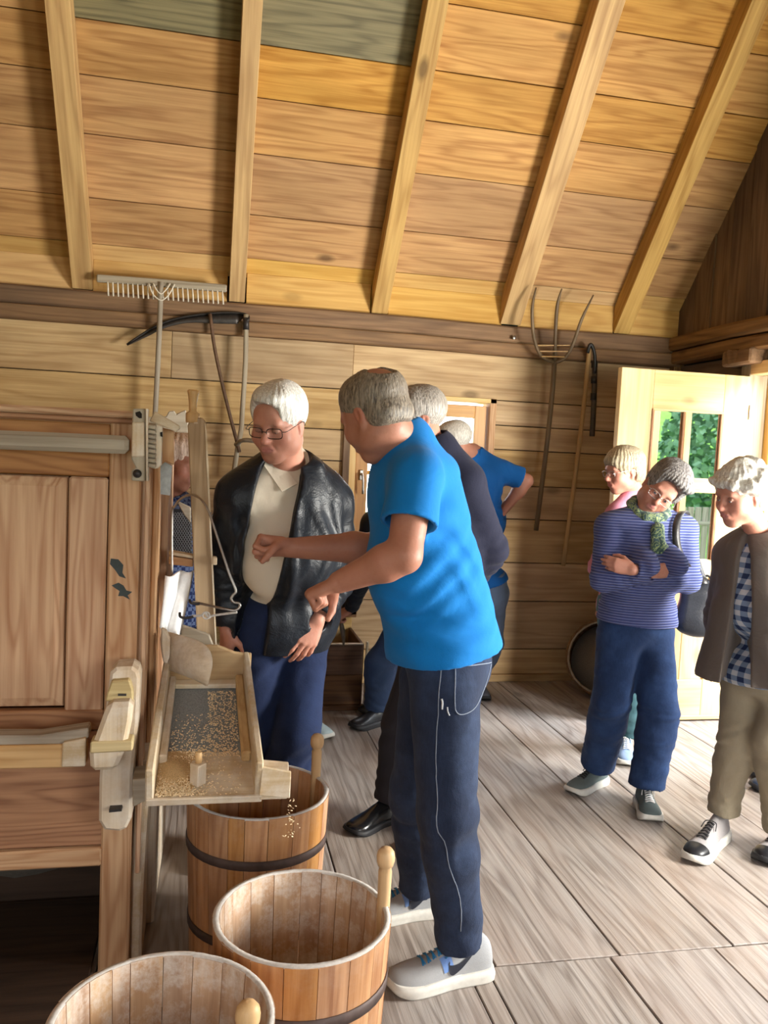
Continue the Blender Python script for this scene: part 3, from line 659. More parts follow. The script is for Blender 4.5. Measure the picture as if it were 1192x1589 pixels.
gsp = grains('grain', pts, GR); tag(gsp, 'loose golden grain spread over the sieve tray', 'grain', kind='stuff')
# a low mound under the loose grain
V = []; Fc = []; NX, NT = 26, 22
for i in range(NX+1):
    for j in range(NT+1):
        x = -.117+.235*i/NX; t = .02+.33*j/NT
        h = .016*math.exp(-((x+.07)/.055)**2-((t-.2)/.13)**2)+.0012*rn.random()-.0028; V.append(tr(x, t, h))
for i in range(NX):
    for j in range(NT): a = i*(NT+1)+j; Fc.append((a, a+NT+1, a+NT+2, a+1))
mo = link2('grain_layer', rawmesh(V, Fc, True), plain('grain_mass', s2l((212, 178, 128)), .8, 0, 1.0, 400, .35), gsp); mo['kind'] = 'stuff'
pts = [(J(447+rn.gauss(6, 5), 1238+rn.random()**.7*62, 2.22+rn.gauss(0, .012))) for k in range(34)]
fg = grains('falling_grain', pts, GR, .0026); tag(fg, 'thin trickle of grain falling from the side spout into the far tub', 'grain', kind='stuff')
# ---- canvas sleeve and carved spout
CAN = plain('canvas', s2l((250, 251, 251)), .85, 0, .2, 120, .06)
V = []; Fc = []; NU, NV = 14, 16
for i in range(NU+1):
    for j in range(NV+1):
        u = i/NU; v = j/NV
        xl = 257-10*v; xr = 299-24*v; yt = 893-9*u+3*math.sin(u*9); yb = 973+28*u
        px = xl+(xr-xl)*u; py = yt+(yb-yt)*v; Yd = 2.80+.12*u*(1-.4*v)-.02*math.sin(u*8+v*2)
        V.append(J(px, py, Yd))
for i in range(NU):
    for j in range(NV): a = i*(NV+1)+j; Fc.append((a, a+NV+1, a+NV+2, a+1))
me = rawmesh(V, Fc, True); cv = link2('canvas_sleeve', me, CAN); md = cv.modifiers.new('s', 'SOLIDIFY'); md.thickness = .006
tag(cv, 'white canvas sleeve hanging beside the chest above the carved spout', 'canvas')
sp = thing('carved_spout', 'carved wooden spout with a curved lip pouring into the back of the sieve tray', 'spout', P(290, 1060, 2.7))
def sheet(name, rows, mat, parent, th=.012):
    n = len(rows[0]); V = []; Fc = []
    for r_ in rows: V += [J(*p) for p in r_]
    for i in range(len(rows)-1):
        for j in range(n-1): a = i*n+j; Fc.append((a, a+1, a+n+1, a+n))
    me = rawmesh(V, Fc, True); o = link2(name, me, mat, parent); md = o.modifiers.new('s', 'SOLIDIFY'); md.thickness = th
    m2 = o.modifiers.new('b', 'SUBSURF'); m2.levels = 2; m2.render_levels = 2; return o
sheet('curved_lip', [[(248, 972, 2.82), (280, 985, 2.72), (312, 992, 2.66), (331, 1010, 2.62)],
                     [(250, 1005, 2.80), (282, 1012, 2.68), (312, 1022, 2.62), (333, 1035, 2.60)],
                     [(256, 1030, 2.78), (285, 1035, 2.66), (312, 1042, 2.61), (327, 1052, 2.60)],
                     [(258, 1036, 2.80), (286, 1046, 2.68), (312, 1056, 2.64), (326, 1068, 2.62)]], PALE('x'), sp)
poly('spout_cheek', [(250, 975), (258, 979), (264, 992), (263, 1020), (259, 1031), (253, 1028), (250, 1000)], 2.70, .03, PALE('y'), sp, .004)
poly('grey_bed', [(283, 970), (325, 985), (334, 1008), (330, 1012), (280, 992)], 2.80, .02, GREYW('x'), sp, .004)
# ---- wire hook
wh = tube('wire_hook', [P(267, 905, 2.86), P(267, 800, 2.86), P(271, 786, 2.84), P(282, 773, 2.82), P(298, 768, 2.8), P(313, 776, 2.78), P(325, 797, 2.76), P(340, 842, 2.73), P(356, 890, 2.70), P(366, 916, 2.69), P(362, 923, 2.69), P(359, 930, 2.69), P(364, 935, 2.69), P(371, 936, 2.69), P(372, 942, 2.69), P(364, 947, 2.69), P(345, 944, 2.7), P(300, 934, 2.75)], .0042, METAL, None, 8, 5)
tag(wh, 'long bent wire hook arching from the chest down over the sieve tray', 'wire')
cd = tube('knotted_cord', [P(298, 956, 2.74), P(312, 955, 2.73), P(318, 951, 2.73), P(324, 958, 2.73), P(332, 955, 2.73), P(368, 950, 2.70)], .004, FLOURY, None, 8, 5)
tag(cd, 'white knotted cord tied between two small iron hooks above the tray', 'cord')
link2('cord_loop', tube_mesh(smooth_path([(.011*math.cos(a), .0, .011*math.sin(a)) for a in [k*math.pi/5 for k in range(11)]], 3), .0028, 7), FLOURY, cd, P(320, 955, 2.72))
for a, b2, c2 in (((278, 951), (280, 957), (300, 957)), ((293, 931), (296, 935), (310, 937))):
    hk_ = tube('iron_hook', [P(a[0]+1, a[1], 2.74), P(b2[0], b2[1], 2.73), P(b2[0]+8, b2[1]+2, 2.73), P(*c2, 2.73)], .0045, IRON, None, 8, 5)
    tag(hk_, 'small dark iron hook holding the %s beside the white canvas' % ('lower knotted cord' if a[0] < 280 else 'upper straight wire'), 'hook')

# ------------------------------------------------------------------ tools on the far wall
YT = 5.44
rk_ = thing('hay_rake', 'pale wooden hay rake leaning head-up against the far wall above the chest', 'rake', P(240, 640, YT))
HOLD = GREYW('x')
a, b2 = J(150, 432, 5.40), J(352, 447, 5.40)
beam('rake_head', a, b2, .035, .045, HOLD, rk_, bev=.006, wob=.002)
WHT = plain('bleached_wood', s2l((218, 208, 190)), .7, 0, .1, 60, .1)
for k in range(24):
    f = .085+k*(.88)/23; px = 150+202*f; py = 436+15*f
    tube('tine', [P(px, py, 5.39), P(px+1+k*.03, py+22, 5.40)], .0055, WHT, rk_, 6)
tube('handle', [P(250, 438, 5.385), P(247, 520, 5.385), P(241, 640, 5.40), P(234, 760, 5.46), P(228, 900, 5.45), P(222, 1080, 5.42)], .0165, GREYW('z'), rk_, 10, 3)
for q in ([(231, 440), (237, 456), (250, 466), (262, 457), (271, 441)], [(238, 440), (243, 450), (250, 456), (258, 449), (264, 440)]):
    tube('hoop_brace', [P(x, y, 5.37) for x, y in q], .0045, WHT, rk_, 6, 4)
sc = thing('scythe', 'old scythe with a dark blade hanging on the far wall', 'scythe', P(380, 690, YT))
V = []; Fc = []
top = [(197, 535), (225, 516), (255, 500), (290, 491), (330, 486), (365, 485), (384, 489)]
bot = [(197, 535), (228, 521), (258, 507), (292, 500), (332, 501), (366, 502), (368, 500)]
top = smooth_path([(x, y, 0) for x, y in top], 4); bot = smooth_path([(x, y, 0) for x, y in bot], 4)
for (x, y, _), (x2, y2, _2) in zip(top, bot): V += [J(x, y, 5.445), J(x2, y2+.3, 5.425)]
for i in range(len(top)-1): Fc.append((2*i, 2*i+1, 2*i+3, 2*i+2))
bl = link2('blade', rawmesh(V, Fc, True), plain('blade_steel', s2l((74, 70, 68)), .5, .7, .2, 30, .25), sc); m_ = bl.modifiers.new('s', 'SOLIDIFY'); m_.thickness = .006
tube('blade_rib', [P(x, y, 5.44) for x, y, _ in top[::3]]+[P(386, 494, 5.40), P(382, 500, 5.40)], .0075, plain('rib_steel', s2l((58, 54, 52)), .5, .6), sc, 8, 2)
tube('snath', [P(382, 488, 5.41), P(381, 560, 5.41), P(376, 640, 5.40), P(374, 668, 5.40), P(368, 700, 5.41), P(362, 740, 5.42)], .0165, GREYW('z'), sc, 10, 4)
tube('ring', [P(382, 493, 5.41), P(382, 512, 5.41)], .0195, IRON, sc, 12)
tube('side_handle', [P(326, 487, 5.42), P(334, 545, 5.41), P(352, 625, 5.40), P(372, 702, 5.39)], .011, plain('dark_branch', s2l((96, 72, 54)), .7, 0, .3, 30, .4), sc, 8, 4)
tube('grip', [P(366, 690, 5.38), P(378, 683, 5.3), P(400, 685, 5.25)], .014, GREYW('x'), sc, 8, 3)
pf = thing('wooden_pitchfork', 'three-pronged wooden pitchfork hanging prongs-up on the far wall', 'pitchfork', P(832, 823, YT))
FORK = wood('fork_wood', s2l((128, 108, 82)), s2l((82, 64, 46)), 'z', ring=.5, knots=.3, vary=.02, rough=.5)
tube('handle', [P(861, 550, 5.36), P(858, 600, 5.38), P(850, 680, 5.40), P(840, 760, 5.42), P(832, 823, 5.44)], .0165, FORK, pf, 10, 3)
tube('prong', [P(832, 446, 5.25), P(826, 480, 5.27), P(829, 525, 5.31), P(840, 552, 5.34), P(859, 562, 5.36)], .0, FORK, pf, 8, 4, rads=[.005, .011, .012, .012, .013])
tube('prong', [P(872, 448, 5.25), P(865, 475, 5.27), P(862, 520, 5.31), P(861, 560, 5.36)], .0, FORK, pf, 8, 4, rads=[.005, .012, .013, .0155])
tube('prong', [P(921, 458, 5.25), P(903, 495, 5.27), P(889, 535, 5.31), P(876, 556, 5.34), P(861, 563, 5.36)], .0, FORK, pf, 8, 4, rads=[.005, .011, .012, .012, .013])
for dy in (0, 9, 17): tube('cross_peg', [P(834+dy*.4, 536+dy, 5.325), P(888-dy*.7, 536+dy*1.05, 5.325)], .005, PALEH, pf, 6)
fa = thing('threshing_flail', 'threshing flail with a long pale handle hanging beside the pitchfork', 'flail', P(874, 878, YT))
tube('handle', [P(915, 540, 5.40), P(905, 640, 5.41), P(890, 760, 5.43), P(874, 878, 5.45)], .0155, wood('flail_handle', s2l((206, 178, 132)), s2l((160, 128, 88)), 'z', ring=.4, knots=0, vary=.02), fa, 10, 3)
tube('beater', [P(923, 570, 5.38), P(922, 620, 5.39), P(919, 677, 5.40)], .0185, plain('dark_beater', s2l((76, 66, 54)), .6, 0, .2, 20, .3), fa, 10, 2)
LEA = plain('black_leather', (.018, .016, .016), .4, 0, .3, 60, .3)
tube('strap', [P(912, 548, 5.38), P(915, 536, 5.37), P(919, 537, 5.37), P(923, 552, 5.37), P(923, 580, 5.37)], .0125, LEA, fa, 8, 4)
for y in (560, 584, 610): tube('binding', [P(923-(y-560)*.03, y, 5.385), P(922.5-(y-560)*.03, y+11, 5.385)], .0215, LEA, fa, 10)
for px, py in ((798, 524),): 
    sc_ = link2('screw_head', lathe_mesh([(.0005, -.004), (.013, -.003), (.014, .001), (.010, .004), (.0005, .005)], 12), METAL, wb, P(px, py, YW-.078), Vector((0, -1, 0)).to_track_quat('Z', 'Y'))

# ------------------------------------------------------------------ wooden sieve ring leaning in the corner
hp = thing('sieve_ring', 'large round bentwood sieve leaning on the wall in the right corner', 'sieve', (2.72, 5.25, 0))
Rr = .27; q = Vector((-.62, -.70, .42)).to_track_quat('Z', 'Y')
cc = Vector((2.70, 5.16, .255))
rim = link2('bent_rim', lathe_mesh([(Rr, -.06), (Rr, .06), (Rr-.012, .06), (Rr-.012, -.06)], 48, True), BEAM('z'), hp, cc, q)
link2('sieve_bottom', lathe_mesh([(.001, -.05), (Rr-.014, -.05), (Rr-.014, -.046), (.001, -.046)], 48), plain('sieve_cloth', s2l((120, 114, 104)), .8, 0, .5, 150), hp, cc, q)
tube('inner_hoop', [cc+q @ Vector(((Rr-.018)*math.cos(a), (Rr-.018)*math.sin(a), .05)) for a in [k*math.pi/12 for k in range(25)]], .008, GREYW('z'), hp, 6)

# ------------------------------------------------------------------ low chest by the far wall, lid up
OLD = lambda a='x': wood('old_chest_board', s2l((128, 92, 62)), s2l((70, 46, 32)), a, ring=1.2, knots=1, vary=.08, stain=s2l((60, 44, 34)), stain_amt=.5)
oc = thing('old_chest', 'low dark board chest against the far wall, lid leaning open', 'chest', (.6, 5.2, 0))
for k, (a, b) in enumerate(((.0, .03), (.032, .215), (.217, .405))): box('front_board', .05 if k else .03, .965 if k else .985, 4.95 if k else 4.93, 4.975, a, b, OLD(), oc, bev=.004)
box('side_board', .955, .975, 4.976, 5.46, .02, .405, OLD('y'), oc, bev=.004); box('side_board', .05, .07, 4.976, 5.46, .02, .405, OLD('y'), oc, bev=.004)
box('back_board', .05, .975, 5.44, 5.46, .02, .52, WALL('x'), oc, bev=.004); box('chest_floor', .07, .955, 4.976, 5.44, .03, .05, OLD('x'), oc)
box('top_edge', .05, .965, 4.946, 4.972, .406, .412, PALE('x'), oc, bev=0)
for z in (.56, .63, .70, .77): box('lid_slat', .07, .96, 5.40, 5.43, z-.032, z+.032, OLD(), oc, bev=.004)
box('lid_frame', .955, .995, 5.385, 5.43, .5, .82, OLD('z'), oc, bev=.004); box('lid_frame', .05, .995, 5.385, 5.43, .485, .525, OLD('x'), oc, bev=.004)
pb = box('white_batten', .985, 1.0, 4.955, 4.975, .0, .42, PALE('z'), bev=.002, wob=.001); tag(pb, 'thin pale batten standing at the right corner of the low chest', 'batten')
# ------------------------------------------------------------------ outdoors seen in the door panes
def blob_tree(name, x, y, z, r, h, label, col, seed, group=None):
    rn = random.Random(seed); t = thing(name, label, 'tree', (x, y, -.16), group)
    V = []; Fc = []
    for k in range(4500):
        th_, ph = rn.uniform(0, 6.283), math.acos(rn.uniform(-1, 1)); rr = r*(.72+.32*rn.random())
        c_ = Vector((x+rr*math.sin(ph)*math.cos(th_), y+rr*math.sin(ph)*math.sin(th_), z+h+h*.9*math.cos(ph)*(.8+.3*rn.random())))
        u_ = Vector((rn.gauss(0, 1), rn.gauss(0, 1), rn.gauss(0, 1))).normalized(); v_ = u_.orthogonal().normalized(); s_ = r*.06*rn.uniform(.6, 1.3); n0 = len(V)
        V += [c_+u_*s_, c_+v_*s_*.7, c_-u_*s_, c_-v_*s_*.7]; Fc.append((n0, n0+1, n0+2, n0+3))
    f = link2('foliage', rawmesh(V, Fc), col, t); f['kind'] = 'stuff'
    tube('trunk', [(x, y, -.2), (x, y, z+h)], r*.07, BEAM('z'), t, 8)
LEAF = green('leaf_green', (.10, .22, .12), (.26, .42, .24), 2)
for i, (x, y, r, h) in enumerate(((19, -9.5, 2.2, 2.4), (14, -11, 2.0, 2.2), (23, -4, 2.3, 2.6), (10, -14, 1.8, 2.3), (5.5, -13, 1.8, 2.2), (28, 2, 2.4, 2.4))):
    blob_tree('garden_tree', x, y, -.2, r, h, 'leafy green garden tree outside, %s' % ['fourth from the hill','behind the picket fence','tallest on the right','far behind the lantern','nearest the house front','last towards the meadow'][i], LEAF, 20+i, 'garden trees outside')
hl = struct(link2('terrain_hill', lathe_mesh([(38, -2), (30, 3), (20, 6.5), (8, 8.5), (.1, 9)], 40), green('hill_grass', (.2, .42, .06), (.34, .6, .14), .6), None, (48, -42, 0)))
# lamp by the path, reflected too
lp = thing('path_lantern', 'white six-sided lantern on a post outside, seen mirrored in the door pane', 'lantern', (5.2, -.1, -.16))
BLK = plain('lantern_frame', (.12, .13, .14), .5, .3)
tube('post', [(5.2, -.1, -.16), (5.2, -.1, 1.38)], .03, BLK, lp, 10)
link2('lamp_glass', lathe_mesh([(.07, 0), (.12, .24)], 6), plain('milk_glass', (.85, .87, .9), .3), lp, (5.2, -.1, 1.40)); link2('lamp_roof', lathe_mesh([(.17, .24), (.06, .34), (.02, .40)], 6), BLK, lp, (5.2, -.1, 1.40))
fence = thing('garden_fence', 'pale picket fence outside, seen mirrored in the lower door panes', 'fence', (7.5, -1.5, -.16))
for k in range(26):
    box('picket', 6.0+k*.16, 6.1+k*.16, -2.0-k*.05, -1.97-k*.05, -.16, .95, GREYW('z'), fence, bev=.004)
beam('fence_rail', (6.0, -1.96, .7), (10.2, -3.25, .7), .03, .06, GREYW('x'), fence)
# ------------------------------------------------------------------ implicit surfaces for bodies and clothes
def V3(*a): return np.array(a, float)
def unit(v): v = np.array(v, float); return v/(np.linalg.norm(v)+1e-12)
class Field:
    def __init__(s, lo, hi, h):
        s.h = h; s.lo = np.array(lo, float); s.n = (np.ceil((np.array(hi)-s.lo)/h).astype(int)+1)
        s.f = np.full(s.n, .12, np.float32)
    def win(s, lo, hi):
        a = np.maximum(np.floor((np.array(lo)-s.lo)/s.h).astype(int), 0); b = np.minimum(np.ceil((np.array(hi)-s.lo)/s.h).astype(int)+1, s.n)
        if (b <= a).any(): return None, None
        sl = tuple(slice(x, y) for x, y in zip(a, b))
        ax = [(s.lo[i]+s.h*np.arange(a[i], b[i])).astype(np.float32) for i in range(3)]
        return sl, (ax[0][:, None, None], ax[1][None, :, None], ax[2][None, None, :])
    def put(s, sl, d, k, op):
        f = s.f[sl]
        if op == 'sub':
            d = -d; h = np.maximum(k-np.abs(f-d), 0)/max(k, 1e-6); s.f[sl] = np.maximum(f, d)+h*h*k*.25
        elif op == 'int':
            h = np.maximum(k-np.abs(f-d), 0)/max(k, 1e-6); s.f[sl] = np.maximum(f, d)+h*h*k*.25
        else:
            h = np.maximum(k-np.abs(f-d), 0)/max(k, 1e-6); s.f[sl] = np.minimum(f, d)-h*h*k*.25
    def cap(s, a, b, ra, rb=None, k=.02, op='u', flat=None, fs=1., end=False, start=False):
        """tapered limb; flat = direction in which it is squashed by fs; end/start = cut flat there"""
        rb = ra if rb is None else rb; a = np.array(a, float); b = np.array(b, float); m = max(ra, rb)*max(1, fs)+k+3*s.h
        sl, G = s.win(np.minimum(a, b)-m, np.maximum(a, b)+m)
        if sl is None: return
        ba = b-a; L2 = float(ba@ba)+1e-9
        p = [G[i]-a[i] for i in range(3)]; t = (p[0]*ba[0]+p[1]*ba[1]+p[2]*ba[2])/L2; tc = np.clip(t, 0, 1)
        q = [p[i]-tc*ba[i] for i in range(3)]; d2 = q[0]**2+q[1]**2+q[2]**2
        if flat is not None:
            n = unit(flat); qn = q[0]*n[0]+q[1]*n[1]+q[2]*n[2]; d2 = d2+qn*qn*(1/fs**2-1)
        d = np.sqrt(d2)-(ra+(rb-ra)*tc)
        L = math.sqrt(L2)
        if end: d = np.maximum(d, (t-1)*L)
        if start: d = np.maximum(d, -t*L)
        s.put(sl, d.astype(np.float32), k, op)
    def ell(s, c, r, R=None, k=.02, op='u'):
        c = np.array(c, float); r = np.array(r, float); R = np.eye(3) if R is None else np.array(R)
        m = np.abs(R.T)@r+k+3*s.h; sl, G = s.win(c-m, c+m)
        if sl is None: return
        p = [G[i]-c[i] for i in range(3)]
        q = [p[0]*R[j][0]+p[1]*R[j][1]+p[2]*R[j][2] for j in range(3)]
        k0 = np.sqrt((q[0]/r[0])**2+(q[1]/r[1])**2+(q[2]/r[2])**2); k1 = np.sqrt((q[0]/r[0]**2)**2+(q[1]/r[1]**2)**2+(q[2]/r[2]**2)**2)+1e-6
        s.put(sl, (k0*(k0-1)/k1).astype(np.float32), k, op)
    def box(s, c, hs, R=None, rd=.01, k=.01, op='u'):
        c = np.array(c, float); hs = np.array(hs, float); R = np.eye(3) if R is None else np.array(R)
        m = np.abs(R.T)@hs+k+3*s.h; sl, G = s.win(c-m, c+m)
        if sl is None: return
        p = [G[i]-c[i] for i in range(3)]
        q = [np.abs(p[0]*R[j][0]+p[1]*R[j][1]+p[2]*R[j][2])-(hs[j]-rd) for j in range(3)]
        d = np.sqrt(np.maximum(q[0], 0)**2+np.maximum(q[1], 0)**2+np.maximum(q[2], 0)**2)+np.minimum(np.maximum(np.maximum(q[0], q[1]), q[2]), 0)-rd
        s.put(sl, d.astype(np.float32), k, op)
    def cut(s, p, n, k=.0):
        """remove everything on the side the normal points to"""
        n = unit(n); sl, G = s.win(s.lo, s.lo+s.n*s.h)
        d = (G[0]-p[0])*n[0]+(G[1]-p[1])*n[1]+(G[2]-p[2])*n[2]; s.put(sl, d.astype(np.float32), k, 'int')
    def fold(s, c, dr, rad, amp, freq, warp=1.5, seed=0):
        c = np.array(c, float); dr = unit(dr); sl, G = s.win(c-rad*1.6, c+rad*1.6)
        if sl is None: return
        p = [G[i]-c[i] for i in range(3)]; r2 = (p[0]**2+p[1]**2+p[2]**2)/rad**2
        u = p[0]*dr[0]+p[1]*dr[1]+p[2]*dr[2]; rs = np.random.RandomState(seed+3); w = 0
        for _ in range(3):
            a = rs.randn(3)*13; w = w+np.sin(p[0]*a[0]+p[1]*a[1]+p[2]*a[2]+rs.rand()*6)
        v = np.sin(u*freq+w*warp*.5); v = np.sign(v)*np.abs(v)**.8
        s.f[sl] += (amp*np.exp(-r2*1.4)*v).astype(np.float32)
    def noise(s, amp, freq, seed=0, stretch=(1, 1, 1)):
        sl, G = s.win(s.lo, s.lo+s.n*s.h); rs = np.random.RandomState(seed)
        m = np.abs(s.f) < .03+2*s.h; idx = np.nonzero(m)
        P_ = [G[i].ravel()[idx[i]]*stretch[i] for i in range(3)]; v = 0
        for o in range(6):
            a = unit(rs.randn(3))*freq*(1+.7*o/2); v = v+np.sin(P_[0]*a[0]+P_[1]*a[1]+P_[2]*a[2]+rs.rand()*6+.8*v)/(1+.4*o)
        s.f[idx] += (amp*.4*v).astype(np.float32)
    def strands(s, c, amp, freq, axis_up, seed=0):
        """hair locks: ridges running down from the crown"""
        c = np.array(c); up = unit(axis_up); e1 = unit(np.cross(up, [.3, .9, .1])); e2 = np.cross(up, e1)
        sl, G = s.win(s.lo, s.lo+s.n*s.h); idx = np.nonzero(np.abs(s.f) < .025)
        P_ = [G[i].ravel()[idx[i]]-c[i] for i in range(3)]
        x = sum(P_[i]*e1[i] for i in range(3)); y = sum(P_[i]*e2[i] for i in range(3)); z = sum(P_[i]*up[i] for i in range(3))
        az = np.arctan2(y, x); v = np.sin(az*freq+np.sin(z*40+seed)*1.3+np.sin(az*3+seed)*2)+.5*np.sin(az*freq*2.3+z*30)
        s.f[idx] += (amp*v).astype(np.float32)
    def mesh(s, crop=None):
        f = s.f; f[0] = f[-1] = .1; f[:, 0] = f[:, -1] = .1; f[:, :, 0] = f[:, :, -1] = .1
        ins = f < 0; c = ins[:-1, :-1, :-1].copy(); al = c.copy()
        for dx in (0, 1):
            for dy in (0, 1):
                for dz in (0, 1):
                    if dx+dy+dz:
                        q = ins[dx:ins.shape[0]-1+dx, dy:ins.shape[1]-1+dy, dz:ins.shape[2]-1+dz]; c |= q; al &= q
        act = c & ~al; I = np.array(np.nonzero(act)).T; N = len(I)
        if N == 0: return None
        vid = np.full(act.shape, -1, np.int32); vid[act] = np.arange(N)
        acc = np.zeros((N, 3)); cnt = np.zeros(N)
        corners = [(0, 0, 0), (1, 0, 0), (0, 1, 0), (1, 1, 0), (0, 0, 1), (1, 0, 1), (0, 1, 1), (1, 1, 1)]
        val = [f[I[:, 0]+a, I[:, 1]+b, I[:, 2]+c_] for a, b, c_ in corners]
        for i in range(8):
            for ax in range(3):
                if corners[i][ax] == 0:
                    j = i+(1 << ax); a, b = val[i], val[j]; m = (a < 0) != (b < 0)
                    t = np.where(m, a/np.where(m, a-b, 1), 0); p = np.array(corners[i], float)[None].repeat(N, 0); p[:, ax] += t
                    acc[m] += p[m]; cnt[m] += 1
        V = s.lo+s.h*(I+acc/np.maximum(cnt, 1)[:, None]); Q = []
        for ax in range(3):
            o = [(1, 2), (2, 0), (0, 1)][ax]
            A = ins; B = np.roll(ins, -1, ax); ch = (A != B); sl = [slice(1, -1)]*3; sl[ax] = slice(0, -1)
            msk = np.zeros_like(ch); msk[tuple(sl)] = ch[tuple(sl)]
            E = np.array(np.nonzero(msk)).T; flip = A[E[:, 0], E[:, 1], E[:, 2]]
            def g(d1, d2):
                K = E.copy(); K[:, o[0]] += d1; K[:, o[1]] += d2; return vid[K[:, 0], K[:, 1], K[:, 2]]
            q = np.stack([g(-1, -1), g(0, -1), g(0, 0), g(-1, 0)], 1); q[~flip] = q[~flip][:, ::-1]; Q.append(q)
        Q = np.concatenate(Q); Q = Q[(Q >= 0).all(1)]
        return V, Q
    def obj(s, name, mat, parent, paint=None, base=None):
        r = s.mesh()
        if r is None: return None
        V, Q = r; c = V.mean(0); me = bpy.data.meshes.new(name)
        me.vertices.add(len(V)); me.vertices.foreach_set('co', (V-c).astype(np.float32).ravel())
        me.loops.add(len(Q)*4); me.loops.foreach_set('vertex_index', Q.ravel().astype(np.int32))
        me.polygons.add(len(Q)); me.polygons.foreach_set('loop_start', np.arange(0, len(Q)*4, 4, dtype=np.int32))
        me.polygons.foreach_set('use_smooth', np.ones(len(Q), bool)); me.update(calc_edges=True)
        if paint is not None:
            col = np.ones((len(V), 4), np.float32); col[:, :3] = base
            for (pc, pr, pcol, pw) in paint:
                pr = np.array(pr if hasattr(pr, '__len__') else (pr,)*3); d = np.sqrt((((V-np.array(pc))/pr)**2).sum(1)); w = np.clip((1-d)*2.2, 0, 1)[:, None]*pw
                col[:, :3] = col[:, :3]*(1-w)+np.array(pcol)*w
            a = me.color_attributes.new('Col', 'FLOAT_COLOR', 'POINT'); a.data.foreach_set('color', col.ravel())
        return link2(name, me, mat, parent, tuple(c))

def skinmat(name, rough=.5):
    m, nt, b = newmat(name); L = nt.links; at = nd(nt, 'ShaderNodeVertexColor'); at.layer_name = 'Col'
    tc = nd(nt, 'ShaderNodeTexCoord'); n = nd(nt, 'ShaderNodeTexNoise', Scale=55.0, Detail=6.0, Roughness=.7); L.new(tc.outputs['Object'], n.inputs['Vector'])
    c = mix(nt, at.outputs['Color'], mix(nt, at.outputs['Color'], (.62, .25, .18), .55, 'MULTIPLY'), math_(nt, 'MULTIPLY', ramp(nt, n.outputs['Fac'], [(.45, (0, 0, 0)), (.75, (1, 1, 1))]), .35))
    L.new(c, b.inputs['Base Color']); b.inputs['Roughness'].default_value = rough; b.inputs['Subsurface Weight'].default_value = .12; b.inputs['Subsurface Radius'].default_value = (.012, .005, .003); b.inputs['Subsurface Scale'].default_value = .6
    b.inputs['Specular IOR Level'].default_value = .35
    bump(nt, b, n.outputs['Fac'], .5, .0022); return m
SKIN = skinmat('skin')
def hairmat(name, a, b_, c_=None):
    m, nt, b = newmat(name); L = nt.links; tc = nd(nt, 'ShaderNodeTexCoord')
    n = nd(nt, 'ShaderNodeTexNoise', Scale=1.0, Detail=4.0, Roughness=.7); mp = nd(nt, 'ShaderNodeMapping'); mp.inputs['Scale'].default_value = (190, 190, 24)
    L.new(tc.outputs['Object'], mp.inputs[0]); L.new(mp.outputs[0], n.inputs['Vector']); n2 = nd(nt, 'ShaderNodeTexNoise', Scale=14.0, Detail=2.0); L.new(tc.outputs['Object'], n2.inputs['Vector'])
    c = ramp(nt, n.outputs['Fac'], [(.35, b_), (.62, a)])
    if c_ is not None: c = mix(nt, c, c_, math_(nt, 'MULTIPLY', ramp(nt, n2.outputs['Fac'], [(.4, (0, 0, 0)), (.65, (1, 1, 1))]), .6))
    L.new(c, b.inputs['Base Color']); b.inputs['Roughness'].default_value = .5; bump(nt, b, n.outputs['Fac'], .7, .004); return m
def cloth(name, col, rough=.85, fine=420, wr=.35, var=.12, sheen=.04, wr_scale=9):
    m, nt, b = newmat(name); L = nt.links; tc = nd(nt, 'ShaderNodeTexCoord')
    n = nd(nt, 'ShaderNodeTexNoise', Scale=float(fine), Detail=2.0); L.new(tc.outputs['Object'], n.inputs['Vector'])
    w = nd(nt, 'ShaderNodeTexNoise', Scale=float(wr_scale), Detail=4.0, Roughness=.55, Distortion=.6); L.new(tc.outputs['Object'], w.inputs['Vector'])
    c = mix(nt, tuple(x*(1-var) for x in col), tuple(min(1, x*(1+var)) for x in col), n.outputs['Fac'])
    L.new(c, b.inputs['Base Color']); b.inputs['Roughness'].default_value = rough; b.inputs['Sheen Weight'].default_value = sheen; b.inputs['Specular IOR Level'].default_value = .25
    h = math_(nt, 'ADD', math_(nt, 'MULTIPLY', w.outputs['Fac'], wr*4), math_(nt, 'MULTIPLY', n.outputs['Fac'], .25)); bump(nt, b, h, .5, .008); return m, nt, b, c, tc
def denim(name, dark, light, fade=.35):
    m, nt, b, c, tc = cloth(name, dark, .9, 500, .4); L = nt.links
    n = nd(nt, 'ShaderNodeTexNoise', Scale=5.0, Detail=6.0, Roughness=.65); L.new(tc.outputs['Object'], n.inputs['Vector'])
    mp = nd(nt, 'ShaderNodeMapping'); mp.inputs['Scale'].default_value = (260, 260, 30); L.new(tc.outputs['Object'], mp.inputs[0])
    t = nd(nt, 'ShaderNodeTexNoise', Scale=1.0, Detail=2.0); L.new(mp.outputs[0], t.inputs['Vector'])
    f = math_(nt, 'MULTIPLY', math_(nt, 'ADD', ramp(nt, n.outputs['Fac'], [(.45, (0, 0, 0)), (.75, (1, 1, 1))]), math_(nt, 'MULTIPLY', t.outputs['Fac'], .5)), fade)
    L.new(mix(nt, c, light, f), b.inputs['Base Color']); return m

